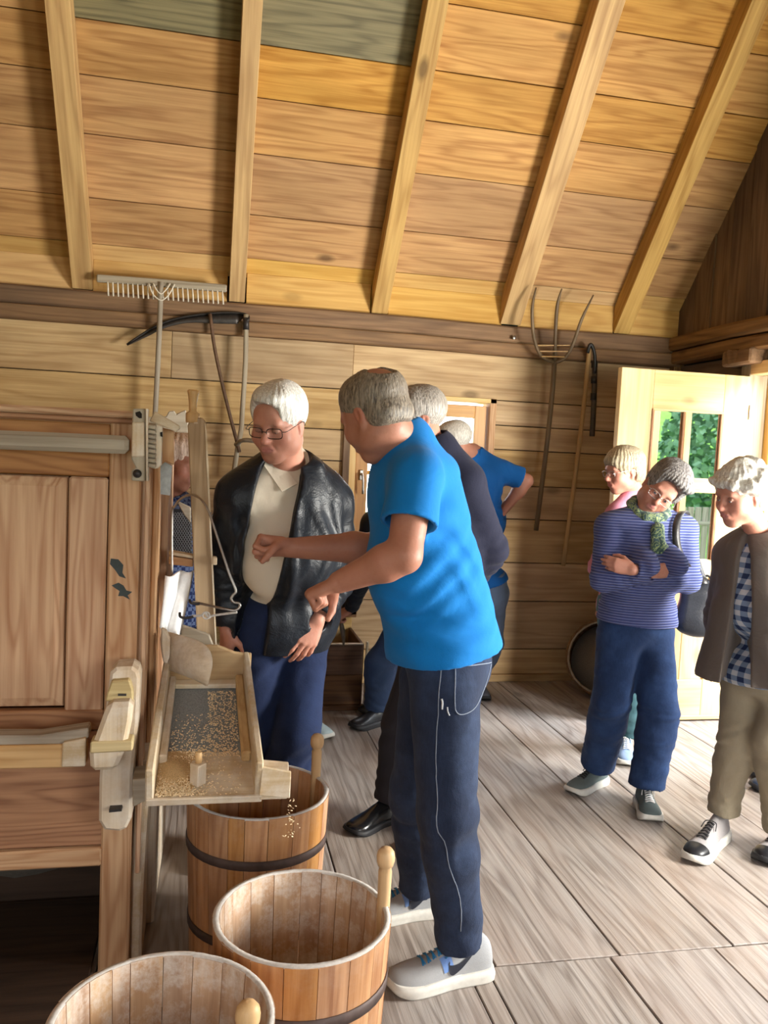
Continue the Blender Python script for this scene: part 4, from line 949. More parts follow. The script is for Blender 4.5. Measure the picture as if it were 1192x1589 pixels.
def frame(fwd, up):
    f = unit(fwd); up = np.array(up, float); up = unit(up-f*(up@f)); r = np.cross(f, up); return r, f, up    # right, forward, up
class Head:
    """head frame: x to the wearer's right, y forward, z up; origin between the ears"""
    def __init__(s, c, fwd, up=(0, 0, 1), sc=1.0):
        s.c = np.array(c, float); s.r, s.f, s.u = frame(fwd, up); s.s = sc; s.R = np.array([s.r, s.f, s.u])
    def w(s, x, y, z): return s.c+s.s*(s.r*x+s.f*y+s.u*z)
    def build(s, F, neck, male=True, fat=0., ears=True, nose=1.0):
        S = s.s; w = s.w; R = s.R
        def E(c, r, k=.02, op='u'): F.ell(w(*c), np.array(r)*S, R, k*S, op)
        def Cp(a, b, ra, rb, k=.01, op='u'): F.cap(w(*a), w(*b), ra*S, rb*S, k*S, op)
        E((0, -.018, .038), (.074, .094, .080)); E((0, .025, .030), (.066, .066, .072), .03)
        E((0, .030, -.038), (.058+fat*.4, .062, .078), .03)
        E((0, .062, -.098), (.026+fat*.3, .022, .020), .035)
        for q in (-1, 1):
            E((q*.050, .005, -.062), (.016+fat*.6, .035, .030), .035); E((q*.038, .062, -.030), (.024+fat*.3, .022, .024), .03)
        Cp((-.034, .083, .022), (.034, .083, .022), .0085, .0085, .022)
        for q in (-1, 1): E((q*.030, .098, .002), (.019, .016, .013), .014, 'sub')
        for q in (-1, 1): E((q*.030, .076, .001), (.0145, .0145, .0125), .004)
        Cp((0, .088, .012), (0, .110*nose+.000, -.026), .0078, .0110, .012)
        E((0, .108*nose, -.029), (.0125, .012, .0105), .008)
        for q in (-1, 1): E((q*.0125, .096, -.031), (.0075, .009, .0075), .006)
        E((0, .085, -.058), (.027, .015, .016), .02)
        Cp((-.019, .094, -.0555), (.019, .094, -.0555), .0045, .0045, .006); Cp((-.017, .093, -.0655), (.017, .093, -.0655), .0052, .0052, .006)
        Cp((-.024, .097, -.0605), (.024, .097, -.0605), .0018, .0018, .004, 'sub')
        for q in (-1, 1):      # nasolabial crease, cheek bags
            Cp((q*.018, .100, -.036), (q*.031, .088, -.066), .0022, .0014, .008, 'sub')
        if ears:
            for q in (-1, 1):
                E((q*.0745, -.010, -.004), (.0075, .0165, .028), .007); E((q*.082, -.006, -.001), (.006, .009, .016), .005, 'sub'); E((q*.073, -.002, -.034), (.007, .009, .010), .008)
        F.cap(w(0, -.022, -.05), np.array(neck), (.052 if male else .044)*S+fat*.4, (.060 if male else .049)*S+fat*.3, .035)
    def paint(s, base, red=(.62, .22, .17), lips=(.50, .20, .18), brow=None, beard=None):
        b = np.array(base); S = s.s; r = np.array(red); out = []
        out += [(s.w(0, .11, -.028), .024*S, b*.6+r*.4, .7)]
        for q in (-1, 1): out += [(s.w(q*.04, .075, -.03), .035*S, b*.65+r*.35, .6), (s.w(q*.078, -.008, -.004), .032*S, b*.6+r*.4, .6), (s.w(q*.03, .088, -.012), (.018*S,)*3, b*.8, .5)]
        if beard is not None: out += [(s.w(0, .06, -.075), .06*S, beard, .4)]
        out += [(s.w(0, .098, -.0555), np.array([.020, .020, .0085])*S, lips, .8), (s.w(0, .097, -.066), np.array([.020, .020, .009])*S, lips, .75)]
        for q in (-.8, .8): out += [(s.w(q*.02, .097, -.060), .010*S, lips, .6)]
        if brow is not None:
            for q in (-1, 1):
                for t in range(5): out += [(s.w(q*(.016+.008*t), .090-.0016*t*t*.9, .0215+.002*t-.0007*t*t), .0075*S, brow, .85)]
        return out
    def eyes(s, parent, lids=.5, look=(0, 0), iris=(.10, .14, .20)):
        S = s.s
        m = EYES.get(iris)
        if m is None:
            m, nt, b = newmat('eye'); tc = nd(nt, 'ShaderNodeTexCoord'); sx = nd(nt, 'ShaderNodeSeparateXYZ'); nt.links.new(tc.outputs['Object'], sx.inputs[0])
            nt.links.new(ramp(nt, math_(nt, 'DIVIDE', sx.outputs['Z'], .0112), [(.0, (.72, .66, .62)), (.83, (.78, .72, .68)), (.86, iris), (.955, iris), (.965, (.005, .005, .005))], 'CONSTANT'), b.inputs['Base Color']); b.inputs['Roughness'].default_value = .08; EYES[iris] = m
        for q in (-1, 1):
            prof = [(.0112*math.sin(a), -.0112*math.cos(a)) for a in [math.pi*k/12 for k in range(13)]]; prof[0] = (.0002, -.0112); prof[-1] = (.0002, .0112)
            d = unit(s.f+s.r*look[0]+s.u*look[1]); me = lathe_mesh([(a*S, b_*S) for a, b_ in prof], 16)
            link2('eye', me, m, parent, tuple(s.w(q*.030, .0805, .0015)), Vector(d).to_track_quat('Z', 'Y'))
            # upper lid over the ball
            V = []; Fc = []; nu, nv = 10, 5
            for i in range(nu+1):
                for j in range(nv+1):
                    az = math.radians(-72+144*i/nu); el = math.radians(78-(78-(34-62*lids))*j/nv); rr = .0133
                    V.append(s.w(q*.030+rr*math.cos(el)*math.sin(az), .0792+rr*math.cos(el)*math.cos(az), .0015+rr*math.sin(el)))
            for i in range(nu):
                for j in range(nv): a = i*(nv+1)+j; Fc.append((a, a+1, a+nv+2, a+nv+1))
            me = rawmesh(V, Fc, True); md_ = link2('eyelid', me, LID, parent); m_ = md_.modifiers.new('s', 'SOLIDIFY'); m_.thickness = .0012
EYES = {}
LID = plain('eyelid_skin', (.34, .17, .12), .5)
def hair_cap(H_, F, length=.0, top=.012, side=.008, fringe=0, back=.0, bald=0., k=.02):
    """hair as a swollen scalp, cut away from the face and neck"""
    S = H_.s; w = H_.w; R = H_.R
    F.ell(w(0, -.020, .042), np.array([.078+side, .098+back, .080+top])*S, R, k)
    F.ell(w(0, .018, .055), np.array([.068+side, .068, .062+top])*S, R, k)
    if length: F.ell(w(0, -.045, -.02-length*.4), np.array([.072+side, .06+back, .05+length])*S, R, k)
    # face opening
    F.ell(w(0, .095, -.045+.004), np.array([.074, .062, .092-fringe])*S, R, .012, 'sub')
    F.box(w(0, .05, -.085), np.array([.12, .070, .070])*S, R, .01, .012, 'sub')
    for q in (-1, 1): F.ell(w(q*.09, .004, -.022), np.array([.030, .026, .040])*S, R, .008, 'sub')
    F.cut(w(0, -.06, -.055-length), -H_.u+H_.f*.15, .01)
    if bald: F.ell(w(0, -.020, .132), np.array([.050, .060, .034])*S*bald, R, .012, 'sub')
def hand(F, wr, dr, palm, side=1, curl=(.5, .5, .5, .5), thumb=(.5, .2), size=1., spread=.0, bent=(1., 1.15, .8)):
    """five fingers rooted in the palm. palm = direction the palm faces; side=+1 thumb towards cross(dr, palm)"""
    d = unit(dr); p = np.array(palm, float); p = unit(p-d*(p@d)); l = np.cross(d, p)*side; wr = np.array(wr, float); z = size
    offs = [.029, .0095, -.0095, -.027]; base = [.088, .091, .087, .079]; segs = [(.042, .025, .021), (.046, .029, .022), (.042, .027, .021), (.033, .020, .018)]
    kn = []
    for o, b_ in zip(offs, base):
        a = wr+d*.012*z+l*o*.55*z; b2 = wr+d*b_*z+l*o*z-p*(.002-abs(o)*.10)*z; F.cap(a, b2, .0150*z, .0112*z, .012); kn.append(b2)
    F.ell(wr+d*.052*z+p*.004*z, np.array([.034, .042, .0145])*z, np.array([l, d, p]), .012)
    F.ell(wr+d*.036*z+l*.024*z+p*.010*z, np.array([.016, .030, .016])*z, np.array([l, d, p]), .012)
    for i, (b2, sg) in enumerate(zip(kn, segs)):
        c = curl[i]; ang = 0; dd = unit(d+l*spread*(1.5-i)*.12); pos = b2; r = [.0098, .0090, .0082, .0072][0:4]; r = [x*z*(1 if i < 3 else .88) for x in r]
        for j, L in enumerate(sg):
            ang += c*bent[j]*math.radians(88); v = dd*math.cos(ang)+p*math.sin(ang); nx = pos+v*L*z
            F.cap(pos, nx, r[j], r[j+1], .0025 if j else .004); pos = nx
    a, t = thumb; pos = wr+d*.026*z+l*.026*z+p*.008*z
    v = unit(d*(.75-.2*t)+l*(.75*(1-t))+p*(.25+.9*t)); ax = v
    nx = pos+v*.040*z; F.cap(pos, nx, .0145*z, .0120*z, .010); pos = nx
    v = unit(v*.75+d*.45*(1-a)+p*.2*a-l*.55*a); nx = pos+v*.031*z; F.cap(pos, nx, .0115*z, .0102*z, .003); pos = nx
    v = unit(v*.8+d*.25-l*.6*a); nx = pos+v*.025*z; F.cap(pos, nx, .0102*z, .0080*z, .003)
def lerp(a, b, t): return np.array(a)+(np.array(b)-np.array(a))*t
class Body:
    def __init__(s, **j):
        s.j = {k: np.array(v, float) for k, v in j.items()}
        s.up = unit(s['neck']-s['pel']); s.right = unit(s['shR']-s['shL']); s.right = unit(s.right-s.up*(s.right@s.up)); s.fwd = np.cross(s.up, s.right)
        s.R = np.array([s.right, s.fwd, s.up])
    def __getitem__(s, k): return s.j[k]
    def bounds(s, keys, m):
        P_ = np.array([s.j[k] for k in keys]); return P_.min(0)-m, P_.max(0)+m
    def torso(s, F, off=0., belly=0., w=1., k=.06, bust=0., hipw=1.):
        up, R = s.up, s.R; nk, pl = s['neck'], s['pel']; L = np.linalg.norm(nk-pl); j = s.j.get('bend', lerp(pl, nk, .45)) 
        chest = lerp(j, nk, .50)+s.fwd*.005
        F.ell(chest, (.160*w+off, .108+off, .17+off), R, k); F.ell(j+s.fwd*(.01+belly*.55), (.148*w+off+belly*.25, .105+off+belly*.7, .16), R, k)
        F.ell(pl+up*.03, (.165*w*hipw+off, .115+off+belly*.15, .13), R, k)
        if bust:
            for q in (-1, 1): F.ell(chest+s.fwd*(.085+off)+s.right*q*.065-up*.03, (.065, .05+bust*.4, .065), R, .04)
        F.cap(lerp(s['shL'], s['shR'], .12), lerp(s['shL'], s['shR'], .88), .052+off, .052+off, .05)
        for q in ('shL', 'shR'): F.cap(nk, s[q]+up*.0, .042+off*.8, .046+off, .04)
    def arm(s, F, S, r=(.050, .041, .043, .027), k=.02, off=0.):
        a, b, c = s['sh'+S], s['el'+S], s['wr'+S]
        F.cap(a, b, r[0]+off, r[1]+off, k); m = lerp(b, c, .28); F.cap(b, m, r[1]+off, r[2]+off, k); F.cap(m, c, r[2]+off, r[3]+off, k)
    def legs(s, F, r=(.088, .066, .060, .058), off=.0, hem=.06, k=.03):
        for S in 'LR':
            if 'hip'+S not in s.j: continue
            h, kn, an = s['hip'+S], s['kn'+S], s['an'+S]; e = lerp(kn, an, 1.0)+V3(0, 0, -.0)
            F.cap(h, kn, r[0]+off, r[1]+off, k); m = lerp(kn, an, .3); F.cap(kn, m, r[1]+off, r[2]+.004+off, k); F.cap(m, e+unit(an-kn)*.0, r[2]+.004+off, r[3]+off, k, end=True)
JK = lambda px, py, Y: J(px, py, Y)

# ---- shoes: lofted uppers on a real sole
def shoe(parent, toe, heel, mat, sole_mat, w=.098, hgt=.075, laces=None, collar=.10, sole_h=.028, lift=0., toecap=None, wh=.07, name='shoe'):
    toe = np.array(toe, float); heel = np.array(heel, float); z0 = heel[2]; d = toe-heel; L = np.linalg.norm(d); f = d/L; r = unit(np.cross(f, [0, 0, 1])); u = np.cross(r, f)
    c = (toe+heel)/2
    prof = [(0, .0, .4), (.03, .62, .72), (.12, .76, .98), (.28, .74, 1.0), (.42, .76, .92), (.55, .86, .74), (.68, .97, .56), (.80, 1.0, .44), (.90, .86, .36), (.96, .62, .28), (1.0, .05, .12)]
    prof = [(t, max(a, .05)*w/2, b_) for t, a, b_ in prof]
    fine = smooth_path([(t, a, b_) for t, a, b_ in prof], 3)
    def S(t, a, o=0.):
        for q in range(len(fine)-1):
            if fine[q+1][0] >= t: break
        t0, t1 = fine[q], fine[q+1]; g = (t-t0[0])/(t1[0]-t0[0]+1e-9); hw = t0[1]+(t1[1]-t0[1])*g; hh = (t0[2]+(t1[2]-t0[2])*g)*(hgt if t > .35 else hgt+(collar-hgt)*min(1, (.35-t)/.15))
        ca, sa = math.cos(a), math.sin(a); x = hw*math.copysign(abs(ca)**.8, ca); z = hh*abs(sa)**.75
        x = x*(1-.35*sa*sa*(1 if t < .6 else .6)); 
        return heel+f*(t*L)+r*(x+o*ca)+u*(sole_h+z+o*sa)
    V = []; Fc = []; na = 14
    for q in fine:
        for k in range(na+1): V.append(S(q[0], math.pi*k/na))
    for i in range(len(fine)-1):
        for k in range(na): a = i*(na+1)+k; Fc.append((a, a+1, a+na+2, a+na+1))
    V = [v-c for v in V]; sh = link2(name, rawmesh(V, Fc, True), mat, parent, tuple(c))
    # sole
    V = []; Fc = []; ring = []
    for sgn in (1, -1):
        seq = fine if sgn > 0 else fine[::-1]
        for q in seq: ring.append((q[0], sgn*(q[1]+.006)))
    n = len(ring)
    for h_, e in ((0, -.002), (.004, .002), (sole_h*.6, .003), (sole_h+.004, .0)):
        for t, x in ring:
            rise = .018*max(0, (t-.82)/.18)**2 if h_ < .01 else 0
            hh = h_ if h_ < .01 else h_*(1.25-.5*t if t < .5 else 1.0)+.008*max(0, (t-.85)/.15)
            V.append(heel+f*(t*L+(e if t > .5 else -e)*2)+r*(x+math.copysign(e, x))+u*(hh+rise)-c)
    for j in range(3):
        for k in range(n): k2 = (k+1) % n; Fc.append((j*n+k, j*n+k2, (j+1)*n+k2, (j+1)*n+k))
    Fc.append(tuple(range(n-1, -1, -1))); Fc.append(tuple(3*n+k for k in range(n)))
    me = rawmesh(V, Fc, False); me.polygons.foreach_set('use_smooth', [len(p.vertices) == 4 for p in me.polygons]); link2('sole', me, sole_mat, sh, tuple(c))
    def patch(nm, t0, t1, a0, a1, m_, o=.002, n1=8, n2=8):
        V = []; Fc = []
        for i in range(n1+1):
            for j in range(n2+1): V.append(S(t0+(t1-t0)*i/n1, a0+(a1-a0)*j/n2, o)-c)
        for i in range(n1):
            for j in range(n2): a = i*(n2+1)+j; Fc.append((a, a+1, a+n2+2, a+n2+1))
        return link2(nm, rawmesh(V, Fc, True), m_, sh, tuple(c))
    if toecap is not None: patch('toe_cap', .80, .995, .0, math.pi, toecap, .0022, 6, 14)
    if laces is not None:
        for k in range(6):
            t = .42+.052*k; a0, a1 = math.pi/2-.42, math.pi/2+.42; a, b_ = (a0, a1) if k % 2 else (a1, a0)
            tube('lace', [S(t, a0, .003), S(t+.012, math.pi/2, .006), S(t+.02, a1, .003)], .0028, laces, sh, 6, 3)
            tube('lace', [S(t+.02, a0, .004), S(t+.012, math.pi/2, .007), S(t, a1, .004)], .0024, laces, sh, 6, 3)
        for q in (-1, 1): tube('lace', [S(.40, math.pi/2, .006), S(.43, math.pi/2+q*.5, .014), S(.50, math.pi/2+q*.75, .008)], .0022, laces, sh, 6, 4)
    return sh, S, c
def glasses(H_, parent, mat, w=.026, h=.017, z=-.001, rim=.0016, rect=True, y=.104):
    g = None
    for q in (-1, 1):
        pts = []
        for k in range(21):
            a = 2*math.pi*k/20; e = .55 if rect else .95
            x = math.copysign(abs(math.cos(a))**e, math.cos(a))*w; zz = math.copysign(abs(math.sin(a))**e, math.sin(a))*h
            pts.append(H_.w(q*.033+x, y-abs(q*.033+x)*.16, z+zz))
        o = tube('rim' if g else 'glasses', pts, rim*H_.s, mat, g if g else parent, 6)
        if g is None: g = o
        V = [p for p in pts[:-1]]; c = sum(V)/len(V); ln = link2('lens', rawmesh([v-c for v in V], [tuple(range(len(V)))]), LENS, g, tuple(c))
        tube('temple', [H_.w(q*(.033+w), y-(.033+w)*.16, z+h*.4), H_.w(q*.074, .085, z+.008), H_.w(q*.083, -.005, z+.012), H_.w(q*.083, -.022, z-.006)], rim*.9*H_.s, mat, g, 6, 3)
    tube('bridge', [H_.w(-.009, y, z+.004), H_.w(0, y+.004, z+.008), H_.w(.009, y, z+.004)], rim*H_.s, mat, g, 6, 3); return g
LENS, nt, b = newmat('spectacle_lens'); b.inputs['Base Color'].default_value = (1, 1, 1, 1); b.inputs['Transmission Weight'].default_value = 1; b.inputs['Roughness'].default_value = 0; b.inputs['IOR'].default_value = 1.02; b.inputs['Alpha'].default_value = .25
# ------------------------------------------------------------------ people
TIME0 = __import__('time').time()
def sleeve_short(F, B, S, frac=.62, r0=.060, r1=.070, k=.03, droop=.0):
    a, b = B['sh'+S], B['el'+S]; e = lerp(a, b, frac); d = unit(b-a)
    F.cap(a, e, r0, r1, k, end=True); F.cap(e-d*.012, e+d*.03, r1-.014, r1-.014, .002, 'sub')
def sleeve_long(F, B, S, r=(.064, .056, .054, .040), k=.025, endf=.96, fold=.004):
    a, b, c = B['sh'+S], B['el'+S], B['wr'+S]; F.cap(a, b, r[0], r[1], k); m = lerp(b, c, .3); e = lerp(b, c, endf); F.cap(b, m, r[1], r[2], k); F.cap(m, e, r[2], r[3], k, end=True)
    F.cap(e-unit(c-b)*.02, e+unit(c-b)*.02, r[3]-.011, r[3]-.011, .002, 'sub')
    if fold: F.fold(b, b-a, .10, fold, 130, 2, 3); F.fold(lerp(b, c, .6), c-b, .10, fold*.7, 150, 2, 5)
SK = s2l((168, 116, 95)); SKD = s2l((156, 103, 84)); SKL = s2l((184, 130, 110))
def trousers(parent, B, mat, r=(.094, .074, .068, .070), res=.007, belly=0., name='trousers', seed=1, waist=.10, hipw=1., folds=1.):
    lo, hi = B.bounds([k for k in B.j if k[:3] in ('pel', 'hip', 'knL', 'knR', 'anL', 'anR')], .22); F = Field(lo, hi, res); R = B.R; pl = B['pel']
    F.ell(pl-B.up*.0, (.168*hipw, .118+belly*.4, .13), R, .05); F.ell(pl-B.fwd*.045-B.up*.05, (.145*hipw, .085, .10), R, .05); F.ell(pl+B.up*.07+B.fwd*belly*.3, (.155, .112+belly*.5, .10), R, .05)
    B.legs(F, r, k=.035)
    F.cut(pl+B.up*waist, B.up)
    for S in 'LR':
        h, kn, an = B['hip'+S], B['kn'+S], B['an'+S]; q = seed*7+(S == 'L')
        F.fold(kn-unit(an-kn)*-.02, unit(an-kn)+V3(.5, .2, 0), .16, .0042*folds, 58, 4.5, q); F.fold(an+V3(0, 0, .07), unit(an-kn)+V3(-.3, 0, .1), .12, .0050*folds, 85, 4.5, q+1); F.fold(h-V3(0, 0, .06), unit(an-kn)+V3(.8, -.3, 0), .16, .0035*folds, 60, 4, q+2)
        F.cap(an+unit(an-kn)*.03, an+unit(an-kn)*.06, r[3]-.004, r[3]-.004, .002, 'sub')
    F.noise(.004, 16, seed, (1, 1, .5)); F.noise(.002, 38, seed+5, (1, 1, .5))
    return F.obj(name, mat, parent)
def body(parent, B, H_, base, paint, arms='LR', hands=(), res=.005, ar=(.050, .041, .043, .027), male=True, fat=0., w=1., belly=0.):
    keys = ['neck', 'pel', 'shL', 'shR']+['el'+S for S in arms]+['wr'+S for S in arms]
    lo, hi = B.bounds(keys, .12); hc = H_.c; lo = np.minimum(lo, hc-.16); hi = np.maximum(hi, hc+.18)
    for hd in hands: p = B['wr'+hd['S']]+unit(hd['d'])*.1; lo = np.minimum(lo, p-.11); hi = np.maximum(hi, p+.11)
    lo[2] = max(lo[2], B['pel'][2]-.10)
    if hands: lo[2] = min([lo[2]]+[B['wr'+h_['S']][2]-.22 for h_ in hands])
    F = Field(lo, hi, res); B.torso(F, off=-.018, belly=belly*.8, w=w); H_.build(F, B['neck'], male, fat)
    for S in arms: B.arm(F, S, ar)
    for hd in hands: hand(F, B['wr'+hd['S']], hd['d'], hd['p'], -1 if hd['S'] == 'L' else 1, hd.get('curl', (.5,)*4), hd.get('thumb', (.5, .3)), hd.get('size', 1), hd.get('spread', 0))
    return F.obj('body', SKIN, parent, paint, base)
def hair(parent, H_, mat, res=.0045, strands=.0016, freq=26, noise=0., seed=0, extra=None, **kw):
    F = Field(H_.c-.19, H_.c+.19, res); hair_cap(H_, F, **kw)
    if extra: extra(F, H_)
    F.strands(H_.w(0, -.02, .13), strands, freq, H_.u, seed)
    if noise: F.noise(noise, 60, seed)
    return F.obj('hair', mat, parent)
def top(parent, B, mat, name, off=.012, belly=.0, sleeves='short', arms='LR', hem=None, hemn=None, res=.006, seed=2, sl=None, w=1., bust=0., extra=None, neck=.062, folds=1., hipw=1.):
    keys = ['neck', 'pel', 'shL', 'shR']+['el'+S for S in arms]+(['wr'+S for S in arms] if sleeves == 'long' else [])
    lo, hi = B.bounds(keys, .2); F = Field(lo, hi, res); B.torso(F, off, belly, w, bust=bust, hipw=hipw)
    if extra: extra(F, B, 0)
    for q in range(4): F.fold(lerp(B['pel'], B['neck'], .12+.17*q)+B.right*(.09 if q % 2 else -.10)-B.fwd*.02, B.up+B.right*(.6 if q % 2 else -.5), .15, .0055*folds, 75, 3, seed+q)
    F.fold(B['shL']-B.up*.10, B.up+B.right*.8, .12, .005*folds, 85, 2, seed+9); F.fold(B['shR']-B.up*.10, B.up-B.right*.8, .12, .005*folds, 85, 2, seed+8)
    F.noise(.0035*folds, 20, seed)
    hp = hem if hem is not None else B['pel']-B.up*.02; F.cut(hp, hemn if hemn is not None else -B.up)
    for S in arms:
        if sleeves == 'short': sleeve_short(F, B, S, **(sl or {}))
        elif sleeves == 'long': sleeve_long(F, B, S, **(sl or {}))
    if extra: extra(F, B, 1)
    if neck: F.cap(B['neck']+B.up*.01, B['neck']+B.up*.12+B.fwd*.03, neck, neck+.012, .006, 'sub')
    return F.obj(name, mat, parent)
def hips(B, wd=.088, drop=.06):
    for S, q in (('L', -1), ('R', 1)): B.j.setdefault('hip'+S, B['pel']+B.right*q*wd-V3(0, 0, drop))

SHOE_G, *_ = cloth('grey_trainer_mesh', s2l((158, 160, 162)), .75, 700, .05, .15)
SOLE_W = plain('white_rubber', s2l((206, 204, 196)), .6, 0, .1, 60, .08)
SOLE_K = plain('black_rubber', (.016, .016, .018), .6, 0, .1, 60, .2)
BLUE_LACE = plain('blue_lace', s2l((30, 110, 160)), .7)
BLACKM = plain('black_plastic', (.012, .013, .016), .35)

# ================= 1. the guide in the bright blue t-shirt
t = thing('person', 'man in bright blue t-shirt and dark jeans gesturing with both fists, back to the camera', 'person', (.78, 2.5, 0))
shL = J(646, 742, 2.23); shR = shL+V3(.145, .33, .0)
B = Body(neck=J(628, 690, 2.39), pel=J(690, 1012, 2.42), shL=shL, shR=shR, elL=J(627, 862, 2.14), wrL=J(527, 903, 2.22), elR=J(588, 850, 2.60), wrR=J(449, 850, 2.60),
         hipL=J(692, 1060, 2.33), hipR=J(672, 1055, 2.52), knL=J(694, 1262, 2.29), anL=J(713, 1462, 2.335), knR=J(646, 1232, 2.60), anR=J(652, 1376, 2.69), bend=J(660, 880, 2.40))
H1 = Head(J(582, 643, 2.34), (-.52, .76, -.46), (-.30, .20, 1), 1.03)
P1 = H1.paint(SKD, brow=s2l((90, 80, 74)))+[(H1.w(0, -.06, .10), .08, np.array(SK)*1.05, .6)]
body(t, B, H1, SK, P1, hands=[dict(S='L', d=J(470, 925, 2.27)-B['wrL'], p=(-.30, .25, -.85), curl=(.95, 1, 1.02, 1.05), thumb=(.9, .8), size=1.06), dict(S='R', d=J(385, 843, 2.60)-B['wrR'], p=(.1, -.75, -.55), curl=(.80, .88, .95, 1.0), thumb=(.75, .75), size=1.06)],
     res=.0042, ar=(.056, .046, .049, .031), fat=.012)
HG = hairmat('grey_brown_hair', s2l((150, 138, 122)), s2l((62, 54, 48)), s2l((120, 108, 94)))
def ex1(F, h): 
    F.ell(h.w(0, -.015, .150), np.array([.056, .085, .046]), h.R, .010, 'sub'); F.ell(h.c+unit([.0, -.30, .95])*.158, (.052, .05, .05), None, .008, 'sub'); F.ell(h.w(0, .085, .07), np.array([.075, .05, .07]), h.R, .010, 'sub')
hair(t, H1, HG, .004, .0008, 60, .0005, 1, ex1, top=.004, side=.004, back=.006, length=.004)
BLUE, nt, bb, c_, tc_ = cloth('bright_blue_cotton', s2l((0, 112, 186)), .85, 600, .5, .08, .05, 7)
def exs(F, B, st):
    if st == 0:
        F.cap(B['neck']+B.up*.005, lerp(B['neck'], B['bend'], .5), .08, .11, .06); F.cap(lerp(B['neck'], B['bend'], .45)-B.fwd*.02, B['pel']-B.fwd*.03, .125, .150, .05); F.cap(B['bend']+B.fwd*.02, B['pel']+B.fwd*.03-B.up*.03, .13, .145, .05)
        F.ell(B['pel']+B.up*.05-B.right*.02, (.175, .135, .12), B.R, .05)
        a = B['shL']; F.fold(a+V3(.07, .04, -.02), (1, 0, .5), .13, .007, 44, 3.0, 4); F.fold(lerp(B['pel'], a, .25), (1, .2, .9), .2, .0055, 34, 4.0, 6); F.fold(lerp(B['pel'], a, .5)+V3(.06, 0, 0), (.7, .1, .9), .16, .0045, 40, 4.0, 9)
top(t, B, BLUE, 't_shirt', off=.020, belly=.035, hem=J(690, 1010, 2.42), hemn=(.16, .0, -1), sl=dict(frac=.60, r0=.070, r1=.080), neck=.060, extra=exs, res=.0055)
JD = denim('dark_denim', s2l((22, 31, 52)), s2l((62, 80, 112)), .5)
tr_ = trousers(t, B, JD, (.108, .086, .076, .073), .006, .02, seed=3, waist=.12)
# stitched pockets and seam of the jeans, following the cloth
def drape(obj, pts, mat, r=.0012, name='seam', parent=None):
    """lay a cord onto a mesh surface by nearest-point projection"""
    from mathutils.bvhtree import BVHTree
    me = obj.data; off = obj.matrix_world_cache
    bv = BVHTree.FromPolygons([v.co for v in me.vertices], [tuple(p.vertices) for p in me.polygons]); out = []
    for p in smooth_path(pts, 6):
        co_, no_, _, _ = bv.find_nearest(Vector(p)-off); out.append(np.array(co_+no_*r*.6+off))
    return tube(name, out, r, mat, parent, 6)
def wcen(o):
    v = o.location.copy(); p = o.parent
    while p is not None: v += p.location; p = p.parent
    return v
class _W:
    def __init__(s, o): s.data = o.data; s.matrix_world_cache = wcen(o)
STI = plain('jeans_stitching', s2l((120, 130, 146)), .8)
W_ = _W(tr_)
drape(W_, [P(684, 1010, 2.2), P(676, 1100, 2.2), P(668, 1180, 2.18), P(672, 1260, 2.18), P(692, 1340, 2.2), P(716, 1400, 2.22), P(716, 1450, 2.24)], STI, .0016, 'side_seam', tr_)
drape(W_, [P(714, 1026, 2.2), P(735, 1032, 2.25), P(758, 1028, 2.35)], STI, .0016, 'pocket_stitch', tr_); drape(W_, [P(714, 1026, 2.2), P(711, 1060, 2.2), P(710, 1104, 2.2), P(724, 1108, 2.22), P(736, 1085, 2.28), P(757, 1030, 2.35)], STI, .0016, 'pocket_stitch', tr_)
drape(W_, [P(632, 1012, 2.2), P(642, 1024, 2.2), P(662, 1026, 2.2), P(683, 1024, 2.2)], STI, .0016, 'pocket_stitch', tr_)
WHS = plain('flour_smear', s2l((186, 190, 196)), .9)
drape(W_, [P(684, 1090, 2.2), P(686, 1096, 2.2), P(684, 1104, 2.2)], WHS, .003, 'flour_smear', tr_); drape(W_, [P(695, 1100, 2.2), P(696, 1108, 2.2), P(699, 1113, 2.2)], WHS, .002, 'flour_smear', tr_)
BLKS = plain('black_logo', (.015, .018, .03), .5); BLUP = plain('blue_patch', s2l((104, 140, 200)), .6)
def trainer(toe, heel, lab=None, side=1, lift=0):
    sh, S, c = shoe(t, toe, heel, SHOE_G, SOLE_W, w=.112, hgt=.086, laces=BLUE_LACE, collar=.108, sole_h=.031)
    if lab: sh['label'] = lab
    def strip_(nm, path, wd, m_, o=.0025):
        V = []; Fc = []; pp = smooth_path([(a, b_, w_) for (a, b_), w_ in zip(path, wd)], 6)
        for a, b_, w_ in pp: V += [S(a, b_-w_, o)-c, S(a, b_+w_, o)-c]
        for i in range(len(pp)-1): Fc.append((2*i, 2*i+1, 2*i+3, 2*i+2))
        o_ = link2(nm, rawmesh(V, Fc), m_, sh, tuple(c)); return o_
    A = (lambda q: q) if side > 0 else (lambda q: math.pi-q)
    strip_('side_patch', [(.50, A(.95)), (.50, A(.6)), (.49, A(.15))], [.0, 0, 0], BLUP) if False else None
    for t0, t1 in ((.42, .52),):
        V = []; Fc = []
        for i in range(7):
            for j in range(7): V.append(S(t0+(t1-t0)*i/6+.03*j/6, A(.25+.75*j/6), .0018)-c)
        for i in range(6):
            for j in range(6): a = i*7+j; Fc.append((a, a+1, a+8, a+7))
        link2('side_patch', rawmesh(V, Fc, True), BLUP, sh, tuple(c))
    strip_('logo', [(.46, A(.60)), (.475, A(.38)), (.44, A(.26)), (.37, A(.30)), (.27, A(.48)), (.15, A(.80))], [.04, .14, .17, .12, .06, .01], BLKS, .0032)
    return sh
trainer(J(602, 1522, 2.30)*V3(1, 1, 0)+V3(0, 0, 0), V3(.905, 2.345, 0), side=-1)
trainer(V3(.555, 2.68, 0), V3(.86, 2.70, 0), side=-1)
GRN = plain('green_tongue', s2l((120, 180, 110)), .7)
